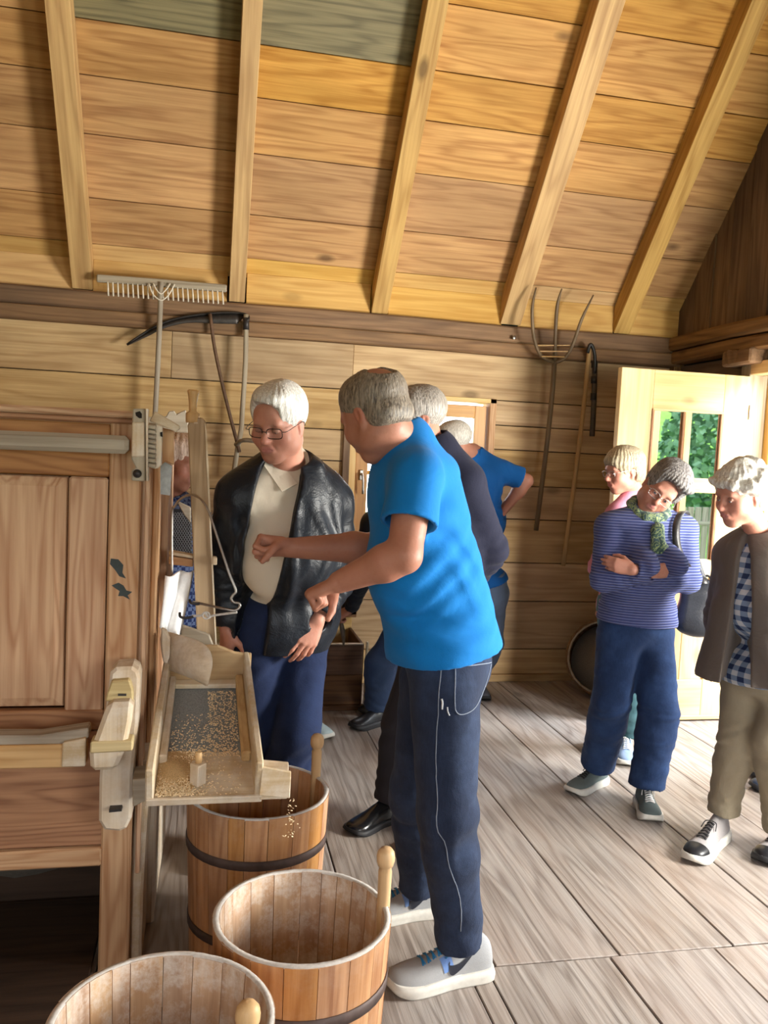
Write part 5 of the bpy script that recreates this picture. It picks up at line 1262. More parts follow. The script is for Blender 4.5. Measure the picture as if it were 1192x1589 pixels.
box('tongue_tag', J(689, 1450, 2.31)[0]-.012, J(689, 1450, 2.31)[0]+.012, 2.30, 2.31, J(689, 1450, 2.31)[2]-.012, J(689, 1450, 2.31)[2]+.014, GRN, t) if False else None

# ================= 2. white-haired man in the leather jacket
t = thing('person', 'white-haired man with glasses in black leather jacket and cream polo shirt behind the sieve tray', 'person', (.22, 3.0, 0))
B = Body(neck=J(445, 722, 2.93), pel=J(440, 965, 3.06), shR=J(372, 772, 2.88), shL=J(512, 778, 2.99), elR=J(345, 862, 2.98), wrR=J(352, 975, 3.0), elL=J(532, 880, 3.05), wrL=J(492, 962, 2.93),
         knL=J(462, 1135, 3.0), anL=V3(.27, 3.12, .10), knR=J(392, 1120, 3.08), anR=V3(.10, 3.22, .10), bend=J(437, 850, 2.98))
hips(B)
H1 = Head(J(433, 656, 2.80), (-.50, -.80, -.34), (-.02, -.1, 1), 1.02); NOSE = 1.1
P1 = H1.paint(SKL, brow=s2l((170, 160, 150)))
body(t, B, H1, SKL, P1, hands=[dict(S='L', d=J(470, 1012, 2.90)-B['wrL'], p=(-.2, .5, -.3), curl=(.22, .25, .28, .3), thumb=(.3, .3), size=1.02, spread=.8), dict(S='R', d=(0, 0, -1), p=(.6, .3, 0), curl=(.4, .4, .4, .4))], res=.0042, fat=.012)
H1.eyes(t, .95, look=(0, -.5))
HW = hairmat('white_hair', s2l((226, 224, 218)), s2l((168, 164, 156)))
def ex2(F, h):
    F.ell(h.w(-.005, .045, .100), np.array([.062, .056, .030]), h.R, .02); F.ell(h.w(.012, .092, .050), np.array([.062, .034, .042]), h.R, .012, 'sub')
hair(t, H1, HW, .004, .0010, 40, .001, 4, ex2, top=.016, side=.010, back=.006, length=.0)
FRM = plain('dark_spectacle_frame', (.03, .022, .02), .3, .4)
glasses(H1, t, FRM, .0255, .0165, -.004, .0014)
POLO, nt, bb, c_, tc_ = cloth('cream_pique', s2l((214, 202, 182)), .9, 900, .35, .06)
def exp(F, B, st):
    if st == 0: F.ell(B['bend']+B.fwd*.055-B.up*.02, (.155, .125, .16), B.R, .05)
po = top(t, B, POLO, 'polo_shirt', off=.004, belly=.06, sleeves=None, arms='', hem=B['pel']+B.up*.035, hemn=-B.up, extra=exp, neck=.058, folds=.5)
for q in (-1, 1):
    a = B['neck']; V = [a+B.right*q*.062+B.up*.058-B.fwd*.01, a+B.right*q*.006+B.fwd*.108-B.up*.040, a+B.right*q*.062+B.fwd*.108-B.up*.062, a+B.right*q*.098+B.fwd*.035+B.up*.012]
    c = sum(V)/4; o = link2('collar', rawmesh([v-c for v in V], [(0, 1, 2, 3)]), POLO, po, tuple(c)); m_ = o.modifiers.new('s', 'SOLIDIFY'); m_.thickness = .005; m_ = o.modifiers.new('b', 'SUBSURF'); m_.levels = m_.render_levels = 2; m_.subdivision_type = 'SIMPLE'
W_ = _W(po)
for q in (0, 1): drape(W_, [B['neck']+B.fwd*.24-B.up*.05+B.right*(.018*q-.012), B['neck']+B.fwd*.27-B.up*.17+B.right*(.018*q-.004)], plain('polo_seam', s2l((180, 168, 150)), .9), .0012, 'placket', po)
for q in (.07, .11):
    c = B['neck']+B.fwd*.25-B.up*q; drape(W_, [c-B.right*.004, c+B.right*.004], plain('pearl_button', (.75, .74, .7), .2), .005, 'button', po)
LEATH, nt, bb = newmat('black_leather_jacket'); tc = nd(nt, 'ShaderNodeTexCoord'); n1 = nd(nt, 'ShaderNodeTexNoise', Scale=11.0, Detail=6.0, Roughness=.6, Distortion=.8); nt.links.new(tc.outputs['Object'], n1.inputs['Vector']); n2 = nd(nt, 'ShaderNodeTexVoronoi', Scale=220.0); nt.links.new(tc.outputs['Object'], n2.inputs['Vector'])
nt.links.new(ramp(nt, n1.outputs['Fac'], [(.3, (.006, .007, .010)), (.7, (.013, .017, .024))]), bb.inputs['Base Color']); bb.inputs['Roughness'].default_value = .42; bb.inputs['Specular IOR Level'].default_value = .28
bump(nt, bb, math_(nt, 'ADD', math_(nt, 'MULTIPLY', n1.outputs['Fac'], 3.), math_(nt, 'MULTIPLY', n2.outputs['Distance'], .12)), .4, .006)
def exj(F, B, st):
    if st == 0:
        F.ell(B['pel']+B.up*.0, (.205, .165, .22), B.R, .05); F.ell(B['bend']+B.fwd*.02, (.190, .165, .2), B.R, .05)
        for q in (-1, 1): F.fold(B['bend']+B.right*q*.15+B.fwd*.1, B.right, .22, .010, 60, 2, 7+q)
    else:
        # collar, then hollow and open the front
        F.cap(B['neck']-B.fwd*.05+B.up*.045, B['neck']+B.fwd*.07-B.right*.075+B.up*.005, .028, .026, .02); F.cap(B['neck']-B.fwd*.05+B.up*.045, B['neck']+B.fwd*.07+B.right*.075+B.up*.005, .028, .026, .02)
        for q in (-1, 1): F.cap(B['neck']+B.fwd*.075+B.right*q*.080+B.up*.0, B['neck']+B.fwd*.10+B.right*q*.11-B.up*.06, .022, .012, .015)
        F.cap(B['neck']-B.up*.02, B['neck']+B.up*.14+B.fwd*.05, .070, .085, .01, 'sub')
        cut_ = [(J(440, 738, 2.74), .080), (J(411, 850, 2.77), .070), (J(395, 935, 2.83), .062), (J(382, 1040, 2.90), .058)]
        for (a, ra), (e, rb) in zip(cut_[:-1], cut_[1:]): F.cap(a, e, ra, rb, .006, 'sub', flat=(0, 1, 0), fs=2.8)
jk = top(t, B, LEATH, 'leather_jacket', off=.040, belly=.05, sleeves='long', sl=dict(r=(.072, .068, .064, .052), endf=.92, fold=.007), hem=J(440, 1012, 3.0), hemn=(0, -.05, -1), extra=exj, neck=0, w=1.06, folds=1.2)
trousers(t, B, denim('navy_denim', s2l((20, 31, 60)), s2l((38, 58, 98)), .3), (.098, .082, .080, .078), .007, .05, seed=6, waist=.12)
BELT = plain('black_belt', (.012, .012, .012), .4)
for S, yy in (('L', 3.13), ('R', 3.25)):
    x = B['an'+S][0]; shoe(t, (x-.06, yy-.22, 0), (x, yy+.05, 0), BLACKM, SOLE_K)

# ================= 3. navy jumper
t = thing('person', 'grey-haired man in navy jumper, half hidden behind the bright blue t-shirt man', 'person', (.95, 3.3, 0))
B = Body(neck=J(672, 702, 3.22), pel=J(668, 965, 3.35), shL=J(722, 748, 3.15), shR=J(668, 742, 3.50), elL=J(762, 852, 3.20), wrL=J(738, 900, 3.30), elR=J(640, 850, 3.5), wrR=J(600, 920, 3.5),
         knL=J(690, 1110, 3.22), anL=V3(1.045, 3.22, .10), knR=J(622, 1120, 3.40), anR=V3(.82, 3.42, .10), bend=J(690, 840, 3.3))
B.right = unit(V3(.25, .95, 0)); B.fwd = unit(np.cross(B.up, B.right)); B.R = np.array([B.right, B.fwd, B.up]); hips(B)
H1 = Head(J(649, 651, 3.20), (-.93, -.02, -.25), (-.05, 0, 1), 1.0)
body(t, B, H1, SK, H1.paint(SK), hands=[dict(S='L', d=(-.6, .2, -.25), p=(-.2, .6, .3), curl=(.5, .5, .55, .6))], res=.0055)
hair(t, H1, hairmat('iron_grey_hair', s2l((168, 160, 150)), s2l((88, 82, 76)), s2l((130, 122, 112))), .0045, .0010, 44, .001, 7, None, top=.014, side=.008, back=.010)
NAVY, *_ = cloth('navy_knit', s2l((20, 22, 42)), .85, 500, .4, .1)
def exn(F, B, st):
    if st == 0: F.ell(B['bend']+V3(.045, -.02, -.0), (.15, .16, .22), None, .08); F.cap(B['neck'], B['bend']+V3(.04, 0, .05), .09, .15, .08)
top(t, B, NAVY, 'navy_jumper', off=.03, belly=.04, sleeves='long', sl=dict(r=(.074, .068, .062, .044)), extra=exn, hem=J(680, 920, 3.3), neck=.06)
CHAR, *_ = cloth('charcoal_trousers', s2l((44, 40, 44)), .85, 500, .3, .1)
trousers(t, B, CHAR, (.092, .078, .072, .074), .007, seed=8)
BLKL = plain('polished_black_shoe', (.008, .008, .009), .22, 0, .05, 30, .3, spec=.6)
shoe(t, tuple(J(541, 1283, 3.30)*V3(1, 1, 0)), (.84, 3.44, 0), BLKL, SOLE_K, w=.105, hgt=.078, sole_h=.02)
shoe(t, (.80, 3.1, 0), (1.08, 3.24, 0), BLKL, SOLE_K, w=.105, hgt=.07, sole_h=.02)

# ================= 4. man at the far window
t = thing('person', 'man in blue t-shirt at the far window, hand on hip, bending towards the glass', 'person', (1.72, 5.1, 0))
B = Body(neck=J(733, 703, 5.0), pel=J(752, 915, 5.12), shR=J(783, 738, 5.12), shL=J(715, 740, 4.95), elR=J(817, 746, 5.05), wrR=J(775, 800, 5.05), elL=J(700, 820, 4.95), wrL=J(690, 880, 4.95),
         knL=J(742, 1000, 5.1), knR=J(762, 1000, 5.1), anL=V3(1.70, 5.16, .10), anR=V3(1.80, 5.25, .10), bend=J(752, 810, 5.08))
B.j['shR'] = J(781, 732, 5.06); hips(B)
H1 = Head(J(704, 687, 4.93), (-.80, .35, -.30), (-.1, 0, 1), 1.02)
body(t, B, H1, SK, H1.paint(SK), arms='LR', hands=[dict(S='R', d=(-.5, .1, -.6), p=(-.5, -.2, .3), curl=(.4,)*4)], res=.006)
hair(t, H1, hairmat('silver_hair', s2l((206, 200, 190)), s2l((140, 134, 126))), .005, .001, 40, .001, 9, None, top=.012, side=.008, back=.006)
BL2, *_ = cloth('mid_blue_cotton', s2l((10, 84, 150)), .85, 500, .6, .1)
top(t, B, BL2, 't_shirt', off=.018, belly=.02, sl=dict(frac=.75, r0=.066, r1=.076), hem=J(752, 905, 5.1), neck=.06, res=.007)
trousers(t, B, denim('pale_grey_denim', s2l((86, 100, 122)), s2l((120, 136, 160)), .4), (.092, .076, .068, .07), .008, seed=9)
GRS = plain('grey_shoe', s2l((96, 100, 106)), .6)
shoe(t, (1.60, 5.02, 0), (1.72, 5.2, 0), GRS, SOLE_K); shoe(t, (1.80, 5.06, 0), (1.84, 5.3, 0), GRS, SOLE_K)
# ================= 5. woman in pink
t = thing('person', 'fair-haired woman in pink with glasses standing behind the striped jumper woman', 'person', (2.3, 4.2, 0))
B = Body(neck=J(985, 765, 4.14), pel=J(962, 945, 4.2), shL=J(958, 800, 4.02), shR=J(1000, 798, 4.32), elL=J(930, 880, 4.05), wrL=J(958, 930, 3.98), elR=J(960, 880, 4.3), wrR=J(940, 920, 4.15),
         knL=J(948, 1050, 4.15), knR=J(980, 1055, 4.15), anL=V3(2.17, 4.2, .09), anR=V3(2.33, 4.1, .09))
hips(B); H1 = Head(J(968, 731, 4.10), (-.95, -.12, -.18), (0, 0, 1), .97)
body(t, B, H1, SKL, H1.paint(SKL), hands=[dict(S='L', d=(-.3, -.1, -.8), p=(-.5, .5, 0), curl=(.5,)*4)], res=.005, male=False, ar=(.044, .036, .036, .024))
H1.eyes(t, .5)
HF = hairmat('fair_grey_hair', s2l((178, 164, 136)), s2l((112, 98, 76)))
def exf(F, h): F.ell(h.w(0, .07, .068), np.array([.055, .03, .03]), h.R, .015)
hair(t, H1, HF, .0045, .0016, 36, .002, 12, exf, top=.020, side=.016, back=.014, length=.012)
glasses(H1, t, METAL, .023, .016, -.002, .0013)
PINK, *_ = cloth('pink_knit', s2l((196, 130, 150)), .9, 400, .5, .08)
top(t, B, PINK, 'pink_jumper', off=.012, sleeves='long', sl=dict(r=(.060, .055, .052, .042)), neck=.056, w=.92, res=.007)
TEAL = denim('teal_denim', s2l((52, 84, 92)), s2l((96, 130, 134)), .35)
trousers(t, B, TEAL, (.082, .066, .058, .052), .0065, seed=11)
LB = denim('light_blue_canvas', s2l((120, 142, 172)), s2l((160, 176, 196)), .3); WLACE = plain('white_lace', (.7, .7, .7), .8)
shoe(t, (2.10, 4.06, 0), (2.20, 4.26, 0), LB, SOLE_W, w=.088, laces=WLACE, hgt=.065); shoe(t, tuple(J(974, 1176, 3.9)*V3(1, 1, 0)), (2.34, 4.20, 0), LB, SOLE_W, w=.092, hgt=.07, laces=WLACE)

# ================= 6. woman in the striped jumper, arms folded
t = thing('person', 'short-haired woman in blue ribbed jumper and green scarf with folded arms', 'person', (1.95, 3.5, 0))
B = Body(neck=J(1004, 800, 3.47), pel=J(988, 975, 3.55), shR=J(946, 818, 3.50), shL=J(1060, 822, 3.47), elR=J(938, 898, 3.42), wrR=J(1010, 888, 3.27), elL=J(1066, 900, 3.40), wrL=J(982, 884, 3.28),
         knR=J(948, 1090, 3.52), knL=J(1022, 1105, 3.42), anR=V3(1.925, 3.70, .11), anL=V3(2.035, 3.42, .11), bend=J(990, 890, 3.50))
hips(B, .085, .05)
H1 = Head(J(1026, 760, 3.42), (-.46, -.80, -.34), (.60, -.18, .82), .99)
body(t, B, H1, SKL, H1.paint(SKL, brow=s2l((120, 104, 96))), hands=[dict(S='R', d=(1, .06, .12), p=(.1, .9, -.1), curl=(.35, .38, .4, .45), thumb=(.3, .4), size=.86), dict(S='L', d=(-1, .42, .22), p=(0, 1, 0), curl=(.3, .3, .3, .3), size=.86)], res=.0045, male=False, ar=(.046, .038, .038, .025))
H1.eyes(t, .45, look=(.2, -.3))
HP = hairmat('pepper_hair', s2l((150, 146, 142)), s2l((46, 42, 42)), s2l((84, 78, 76)))
def exq(F, h):
    F.ell(h.w(-.03, .045, .098), np.array([.065, .055, .034]), h.R, .02); F.ell(h.w(.0, -.03, .075), np.array([.085, .09, .075]), h.R, .03); F.ell(h.w(0, .085, .045), np.array([.05, .03, .035]), h.R, .02, 'sub')
hair(t, H1, HP, .0045, .0016, 40, .003, 15, exq, top=.026, side=.014, back=.018, length=.0)
glasses(H1, t, METAL, .026, .016, -.004, .0013)
# ribbed knit: fine horizontal relief with a lighter stripe on each rib
KN, nt, bb, c_, tc_ = cloth('ribbed_blue_jumper', s2l((86, 98, 150)), .9, 600, .35, .06)
sx = nd(nt, 'ShaderNodeSeparateXYZ'); nt.links.new(tc_.outputs['Object'], sx.inputs[0]); wv = math_(nt, 'SINE', math_(nt, 'MULTIPLY', sx.outputs['Z'], 2*math.pi/.0125)); w01 = math_(nt, 'ADD', math_(nt, 'MULTIPLY', wv, .5), .5)
nt.links.new(mix(nt, s2l((66, 76, 128)), s2l((118, 126, 170)), ramp(nt, w01, [(.45, (0, 0, 0)), (.95, (1, 1, 1))])), bb.inputs['Base Color']); bump(nt, bb, w01, .9, .006)
def exk(F, B, st):
    if st == 0: F.cap(B['neck'], B['neck']+B.up*.045, .066, .060, .03); F.ell(B['pel']+B.up*.05, (.178, .14, .10), B.R, .05); F.ell(lerp(B['bend'], B['pel'], .5), (.172, .135, .17), B.R, .05)
top(t, B, KN, 'ribbed_jumper', off=.016, belly=.04, sleeves='long', sl=dict(r=(.066, .060, .058, .040), endf=.98), neck=.054, w=.98, bust=.35, hem=J(988, 968, 3.5), hemn=(-.05, 0, -1), extra=exk, hipw=1.04)
JB = denim('blue_jeans', s2l((24, 41, 74)), s2l((62, 92, 142)), .42)
trousers(t, B, JB, (.098, .086, .082, .084), .0065, seed=13, hipw=1.06, folds=1.05)
SG, *_ = cloth('grey_green_trainer', s2l((92, 104, 104)), .8, 600, .05, .1)
shoe(t, tuple(J(884, 1232, 3.6)*V3(1, 1, 0)+V3(0, 0, 0)), (1.985, 3.74, 0), SG, SOLE_W, w=.095, hgt=.07, laces=BLACKM); shoe(t, (1.985, 3.265, 0), (2.055, 3.49, 0), SG, SOLE_W, w=.098, hgt=.074, laces=WLACE)
# scarf: a knotted roll and one hanging tail
SCF, nt, bb, c_, tc_ = cloth('green_scarf', s2l((92, 116, 88)), .8, 300, .15, .1, .3, 14)
vo = nd(nt, 'ShaderNodeTexNoise', Scale=22.0, Detail=1.0, Distortion=3.0); nt.links.new(tc_.outputs['Object'], vo.inputs['Vector'])
nt.links.new(ramp(nt, vo.outputs['Fac'], [(.36, s2l((44, 66, 66))), (.46, s2l((70, 96, 82))), (.54, s2l((150, 164, 110))), (.62, s2l((60, 84, 88)))]), bb.inputs['Base Color'])
F = Field(B['neck']-.36, B['neck']+.2, .005); nk = B['neck']; f_, r__, u_ = B.fwd, B.right, B.up
ring = [nk+r__*.075*math.sin(a)+f_*(.068*math.cos(a)+.012)+u_*(.035-.030*math.cos(a)) for a in [2*math.pi*k/12 for k in range(13)]]
for a, b_ in zip(ring[:-1], ring[1:]): F.cap(a, b_, .024, .024, .012)
kn_ = nk+f_*.125-u_*.035-r__*.0; F.ell(kn_, (.030, .026, .030), B.R, .012); F.cap(kn_, kn_+f_*.03-u_*.10-r__*(-.0), .028, .044, .015, flat=f_, fs=.45); F.cap(kn_+f_*.03-u_*.08, kn_+f_*.035-u_*.235+r__*.01, .042, .052, .015, flat=f_, fs=.4, end=True)
F.fold(nk, u_+r__*.3, .14, .004, 150, 2, 3); F.fold(kn_-u_*.12, r__, .14, .004, 160, 1, 4); F.obj('scarf', SCF, t)
# shoulder bag (hangs from her shoulder: a thing of its own)
bg_ = thing('handbag', 'black leather shoulder bag hanging at the side of the ribbed jumper woman', 'bag', tuple(J(1075, 985, 3.42)))
F = Field(J(1077, 930, 3.5)-V3(.22, .2, .26), J(1077, 930, 3.5)+V3(.22, .2, .26), .006); c = J(1083, 943, 3.52); bu = unit(V3(.10, 0, 1)); br = unit(V3(.9, -.35, -.09)); bf = np.cross(br, bu); BR = np.array([br, bf, bu])
F.box(c-bu*.01, (.088, .045, .115), BR, .04, .03); F.ell(c-bu*.05, (.094, .058, .088), BR, .03); F.ell(c+bu*.06-bf*.0+br*.01, (.080, .045, .08), BR, .03); bagm = plain('black_grain_leather', (.018, .02, .026), .32, 0, .3, 140, .3, spec=.6); F.obj('bag_body', bagm, bg_)
F = Field(c-.2, c+.2, .005); F.box(c+bu*.045-bf*.052, (.075, .012, .075), BR, .01, .01); F.ell(c+bu*.0-bf*.050, (.078, .012, .06), BR, .02); F.obj('flap', bagm, bg_)
for q in (.0,): tube('buckle_strap', [c+bu*.01-bf*.066+br*.02, c-bu*.03-bf*.070+br*.025, c-bu*.065-bf*.066+br*.028], .009, bagm, bg_, 8, 3)
link2('buckle', tube_mesh(smooth_path([c*0+br*.012*math.cos(a)+bu*.012*math.sin(a) for a in [k*math.pi/4 for k in range(9)]], 3), .002, 6), METAL, bg_, tuple(c-bu*.05-bf*.078+br*.028))
tube('ring', [c+bu*.135+br*(.02+.02*math.cos(a))+bu*.022*math.sin(a) for a in [k*math.pi/4 for k in range(9)]], .0055, BLACKM, bg_, 8, 3)
sp_ = [c+bu*.13+br*.02, J(1068, 880, 3.36), J(1052, 850, 3.34), J(1050, 815, 3.36), J(1058, 795, 3.42), J(1066, 800, 3.52), J(1078, 860, 3.58), c+bu*.12-bf*-.05]
def ribbon(name, pts, wd, side, mat, parent, th=.003):
    pts = smooth_path(pts, 6); V = []; Fc = []; s_ = unit(side)
    for p in pts: V += [p-s_*wd/2, p+s_*wd/2]
    for i in range(len(pts)-1): Fc.append((2*i, 2*i+1, 2*i+3, 2*i+2))
    c_ = sum(V)/len(V); o = link2(name, rawmesh([v-c_ for v in V], Fc, True), mat, parent, tuple(c_)); m_ = o.modifiers.new('s', 'SOLIDIFY'); m_.thickness = th; return o
ribbon('strap', sp_, .035, (1, -.2, .1), LEA, bg_)

# ================= 7. white-haired woman in the coat
t = thing('person', 'white-haired woman in long taupe coat and blue checked shirt at the right edge', 'person', (2.1, 2.95, 0))
_c = J(1200, 870, 2.97); _rt = unit(V3(-.52, .85, 0))
B = Body(neck=J(1182, 838, 2.98), pel=J(1188, 1045, 2.98), shL=_c-_rt*.165, shR=_c+_rt*.165, elL=_c-_rt*.25+V3(.02, -.02, -.27), wrL=_c-_rt*.20+V3(-.06, .02, -.46), elR=_c+_rt*.18+V3(.02, .05, -.27), wrR=_c+_rt*.14+V3(0, .02, -.48),
         knR=J(1144, 1145, 3.04), knL=J(1200, 1150, 2.90), anR=V3(2.205, 3.08, .13), anL=V3(2.38, 2.95, .11), bend=J(1196, 940, 2.98))
hips(B, .085, .03)
H1 = Head(J(1150, 768, 2.93), (-.93, -.16, -.26), (-.05, -.05, 1), .98)
body(t, B, H1, SKL, H1.paint(SKL, brow=s2l((170, 160, 150))), hands=[dict(S='L', d=(0, 0, -1), p=(0, 1, 0), curl=(.4,)*4)], res=.0045, male=False, fat=.006, ar=(.046, .038, .038, .025))
H1.eyes(t, .6, look=(0, -.3))
HS = hairmat('white_curls', s2l((232, 230, 220)), s2l((176, 170, 156)))
def exw(F, h):
    rs = random.Random(4)
    for k in range(46):
        th_ = rs.uniform(0, 6.28); ph = rs.uniform(-.25, 1.45); x, y_, z = .088*math.cos(ph)*math.cos(th_), -.022+.108*math.cos(ph)*math.sin(th_), .035+.094*math.sin(ph)
        if y_ > .04 and z < .055: continue
        if abs(x) > .05 and y_ > .02 and z < .03: continue
        F.ell(h.w(x, y_, z), np.array([.026, .026, .022])*rs.uniform(.8, 1.25), h.R, .010)
    for k in range(5): F.ell(h.w(-.05+.025*k, .082, .068+.006*math.sin(k*2)), np.array([.022, .020, .020]), h.R, .010)
hair(t, H1, HS, .0045, .0010, 30, .005, 17, exw, top=.018, side=.012, back=.010, length=.02)
# checked shirt
CHK, nt, bb, c_, tc_ = cloth('checked_shirt', s2l((90, 110, 140)), .85, 500, .4, .06)
sx = nd(nt, 'ShaderNodeSeparateXYZ'); nt.links.new(tc_.outputs['Object'], sx.inputs[0])
def band(sock, per, ph=0.): return ramp(nt, math_(nt, 'FRACT', math_(nt, 'ADD', math_(nt, 'DIVIDE', sock, per), ph)), [(.0, (0, 0, 0)), (.5, (1, 1, 1))], 'CONSTANT')
bz_ = band(sx.outputs['Z'], .042); by_ = band(math_(nt, 'ADD', sx.outputs['Y'], math_(nt, 'MULTIPLY', sx.outputs['X'], .6)), .042)
nt.links.new(mix(nt, mix(nt, s2l((36, 52, 88)), s2l((112, 130, 156)), bz_), mix(nt, s2l((112, 130, 156)), s2l((184, 188, 194)), bz_), by_), bb.inputs['Base Color'])
def exc(F, B, st):
    if st == 0: F.cap(B['neck'], B['neck']+B.up*.04, .064, .056, .03); F.ell(B['pel']-B.up*.0, (.185, .155, .15), B.R, .05)
po = top(t, B, CHK, 'checked_shirt', off=.012, belly=.05, sleeves=None, arms='', hem=B['pel']-B.up*.02+V3(0, 0, 0), neck=.052, extra=exc)
COAT, nt, bb, c_, tc_ = cloth('taupe_coat', s2l((98, 90, 84)), .8, 500, .7, .08, .1, 7)
def exo(F, B, st):
    if st == 0:
        F.ell(B['pel']-B.up*.05+B.fwd*.02, (.22, .20, .26), B.R, .06); F.cap(lerp(B['pel'], B['neck'], .4)+B.fwd*.05+B.right*.08, J(1122, 1075, 3.02), .11, .12, .08); 
        F.cap(lerp(B['pel'], B['neck'], .2), J(1175, 1080, 2.95), .18, .18, .08)
        for q in range(4): F.fold(lerp(B['pel'], B['neck'], -.1+.2*q)-B.right*.12+B.fwd*.1, B.fwd+B.right*.3, .2, .010, 60, 1.6, 20+q)
    else:
        F.cap(B['neck']-B.fwd*.04+B.up*.03, B['neck']+B.fwd*.06-B.right*.08-B.up*.02, .026, .022, .02); F.cap(B['neck']-B.fwd*.04+B.up*.03, B['neck']+B.fwd*.06+B.right*.08-B.up*.02, .026, .022, .02)
        a = B['neck']+B.fwd*.13-B.up*.03-B.right*.0; e = B['pel']+B.fwd*.24-B.up*.30-B.right*.0
        
        ct_ = [(J(1152, 838, 2.86), .042), (J(1149, 950, 2.85), .042), (J(1140, 1080, 2.88), .058)]
        for (a, ra), (e, rb) in zip(ct_[:-1], ct_[1:]): F.cap(a, e, ra, rb, .006, 'sub', flat=(.62, .78, 0), fs=3.4)
        F.cap(B['neck'], B['neck']+B.up*.12+B.fwd*.03, .06, .07, .01, 'sub')
top(t, B, COAT, 'coat', off=.035, belly=.05, sleeves='long', sl=dict(r=(.076, .070, .068, .054), endf=.98, fold=.006), hem=J(1130, 1062, 2.9), hemn=(.10, 0, -1), extra=exo, neck=0)
KH = denim('khaki_twill', s2l((136, 126, 106)), s2l((176, 166, 144)), .3)
trousers(t, B, KH, (.090, .074, .070, .066), .0065, seed=17, folds=1.0)
SIL, *_ = cloth('silver_trainer', s2l((150, 146, 146)), .6, 600, .05, .12)
shoe(t, tuple(J(1073, 1308, 2.9)*V3(1, 1, 0)), (2.235, 3.12, 0), SIL, SOLE_W, w=.10, hgt=.08, laces=BLACKM, toecap=BLACKM, sole_h=.034)
shoe(t, (2.235, 2.86, 0), (2.46, 3.0, 0), SIL, SOLE_K, w=.10, hgt=.08, laces=BLACKM, toecap=BLACKM, sole_h=.03)

# ================= partly hidden visitors
def plainman(label, base, B, H1, hairm, topm, trm, shm, tname='jumper', sleeves='long', arms='LR', hands=(), soles=SOLE_K, feet=None, seed=30, fem=False, r=(.09, .075, .07, .07), sl=None):
    t = thing('person', label, 'person', base); hips(B); body(t, B, H1, SK, H1.paint(SK), arms=arms, hands=hands, res=.0065, male=not fem)
    hair(t, H1, hairm, .0055, .002, 22, .001, seed, None, top=.012, side=.008, back=.008)
    top(t, B, topm, tname, off=.018, sleeves=sleeves, arms=arms, neck=.06, res=.009, sl=sl); trousers(t, B, trm, r, .0085, seed=seed)
    for a, b_ in feet: shoe(t, a, b_, shm, soles)
    return t
# 8 pale jeans and trainers behind the leather jacket
B = Body(neck=J(455, 740, 4.5), pel=J(468, 950, 4.45), shR=J(440, 760, 4.6), shL=J(480, 765, 4.35), elR=J(440, 840, 4.6), wrR=J(450, 910, 4.6), elL=J(485, 850, 4.35), wrL=J(470, 920, 4.4),
         knL=J(478, 1045, 4.40), knR=J(462, 1050, 4.55), anL=V3(.595, 4.50, .10), anR=V3(.50, 4.62, .1))
B.right = unit(V3(-.35, .93, 0)); B.right = unit(V3(.2, .98, 0)); B.fwd = unit(np.cross(B.up, B.right)); B.R = np.array([B.right, B.fwd, B.up])
JL = denim('washed_denim', s2l((62, 90, 138)), s2l((120, 150, 196)), .45)
MINT, *_ = cloth('pale_trainer', s2l((176, 196, 198)), .7, 600, .05, .08)
plainman('visitor in washed blue jeans and pale trainers hidden behind the leather jacket man', (.55, 4.5, 0), B, Head(J(434, 702, 4.48), (-.9, -.1, -.2)), HG, CHAR if False else NAVY, JL, MINT, feet=[(V3(.70, 4.42, 0), V3(.56, 4.64, 0)), (V3(.44, 4.44, 0), V3(.5, 4.7, 0))], soles=SOLE_W, seed=31, r=(.085, .07, .064, .066))
# 9 dark jacket bending over the low chest
B = Body(neck=J(590, 800, 4.72), pel=J(630, 940, 4.72), shL=J(580, 815, 4.58), shR=J(580, 812, 4.86), elL=J(562, 890, 4.62), wrL=J(545, 945, 4.80), elR=J(555, 880, 4.9), wrR=J(540, 950, 4.95),
         knL=J(590, 1030, 4.62), knR=J(600, 1030, 4.8), anL=V3(1.02, 4.70, .10), anR=V3(1.08, 4.9, .10))
BLK2, *_ = cloth('black_jacket_cloth', s2l((30, 34, 42)), .6, 500, .4, .1)
plainman('visitor in dark jacket bending to the low chest behind the bright blue t-shirt', (1.03, 4.7, 0), B, Head(J(606, 765, 4.74), (-.5, .6, -.65)), HG, BLK2, denim('mid_denim', s2l((40, 56, 84)), s2l((70, 92, 128)), .3), BLACKM, tname='jacket', sl=dict(r=(.07, .062, .056, .044)),
         hands=[dict(S='L', d=V3(-.5, .1, -.3), p=(.2, .4, -.8), curl=(.7, .75, .8, .8), thumb=(.6, .6))], feet=[(V3(.845, 4.58, 0), V3(1.08, 4.70, 0)), (V3(.95, 4.84, 0), V3(1.16, 4.95, 0))], seed=33, r=(.088, .08, .076, .078))
g = thing('wooden_pestle', 'short dark turned tool held over the low chest by the bending visitor', 'tool', tuple(J(532, 985, 4.86)))
tube('tool_shaft', [J(529, 964, 4.86), J(531, 975, 4.86), J(533, 990, 4.86), J(533, 1003, 4.86)], .01, plain('tool_wood', s2l((96, 84, 70)), .4), g, 10, 3, rads=[.010, .015, .012, .004])
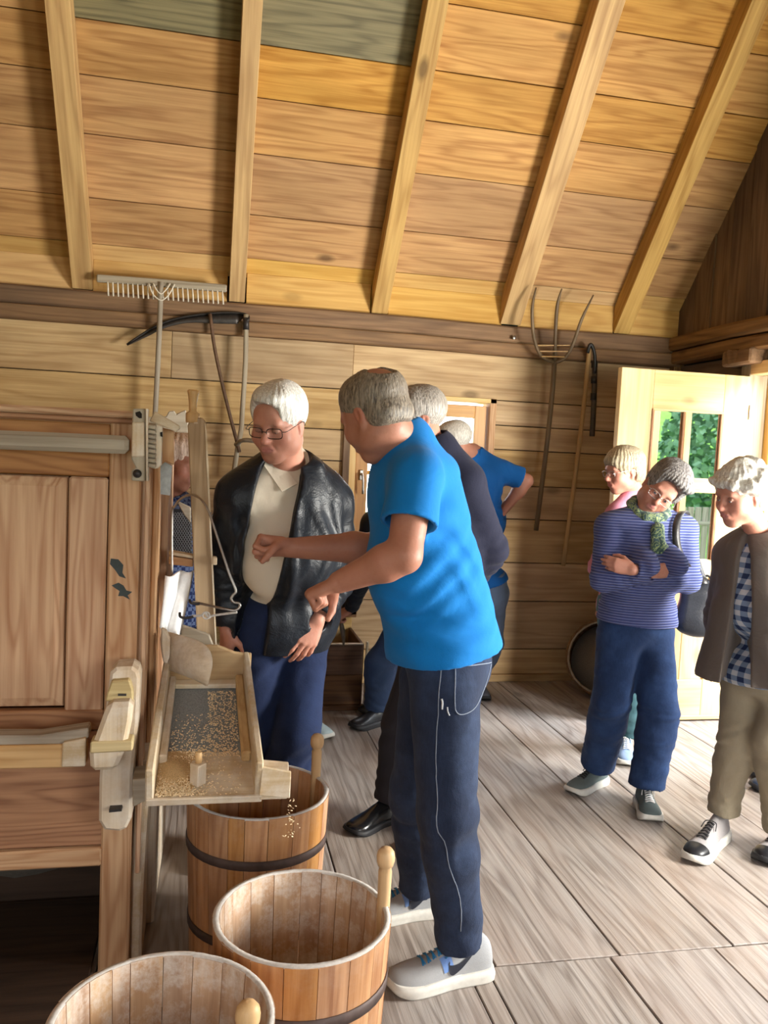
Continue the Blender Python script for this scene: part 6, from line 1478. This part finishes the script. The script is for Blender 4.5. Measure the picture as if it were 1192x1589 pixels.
# 10 man in blue checked shirt behind the mill
B = Body(neck=J(262, 775, 3.80), pel=J(262, 960, 3.85), shR=J(215, 800, 3.85), shL=J(300, 800, 3.85), elR=J(210, 900, 3.85), wrR=J(230, 960, 3.8), elL=J(292, 900, 3.9), wrL=J(280, 960, 3.8),
         knL=J(270, 1080, 3.85), knR=J(240, 1080, 3.85), anL=V3(-.12, 3.95, .1), anR=V3(-.32, 3.95, .1))
PLB, nt, bb, c_, tc_ = cloth('blue_white_check', s2l((40, 60, 120)), .85, 400, .4, .08); ck = nd(nt, 'ShaderNodeTexChecker', Scale=60.0); nt.links.new(tc_.outputs['Object'], ck.inputs['Vector']); ck.inputs[1].default_value = (*s2l((30, 46, 92)), 1); ck.inputs[2].default_value = (*s2l((96, 112, 150)), 1); nt.links.new(ck.outputs[0], bb.inputs['Base Color'])
plainman('man in blue checked shirt half hidden behind the mill chest, seen past the tall plank', (-.2, 3.9, 0), B, Head(J(272, 716, 3.75), (.85, -.45, -.2)), hairmat('sandy_white_hair', s2l((226, 206, 190)), s2l((170, 140, 120))), PLB, NAVY if False else JD, BLACKM, tname='checked_shirt', feet=[(V3(-.10, 3.78, 0), V3(-.12, 4.0, 0)), (V3(-.34, 3.78, 0), V3(-.32, 4.0, 0))], seed=35)
# 11 visitor by the doorway, mostly beyond the picture edge
B = Body(neck=V3(2.98, 3.5, 1.42), pel=V3(3.0, 3.52, .90), shL=V3(2.93, 3.33, 1.36), shR=V3(2.99, 3.69, 1.36), elL=V3(2.93, 3.30, 1.10), wrL=V3(2.85, 3.36, .9), elR=V3(3.0, 3.72, 1.1), wrR=V3(2.92, 3.7, .92),
         knL=V3(2.95, 3.44, .5), knR=V3(2.97, 3.62, .5), anL=V3(2.93, 3.52, .10), anR=V3(3.0, 3.66, .1))
DGR = plain('navy_shoe', s2l((44, 56, 76)), .6)
plainman('visitor by the doorway beyond the right edge, only a dark blue lace-up shoe in view', (2.95, 3.55, 0), B, Head(V3(2.93, 3.5, 1.58), (-1, -.1, -.1)), HG, NAVY, denim('slate_denim', s2l((50, 62, 84)), s2l((80, 96, 120)), .3), DGR, feet=[(V3(2.70, 3.575, 0), V3(2.97, 3.54, 0)), (V3(2.80, 3.74, 0), V3(3.06, 3.68, 0))], seed=37)
print('PEOPLE SECONDS', __import__('time').time()-TIME0)
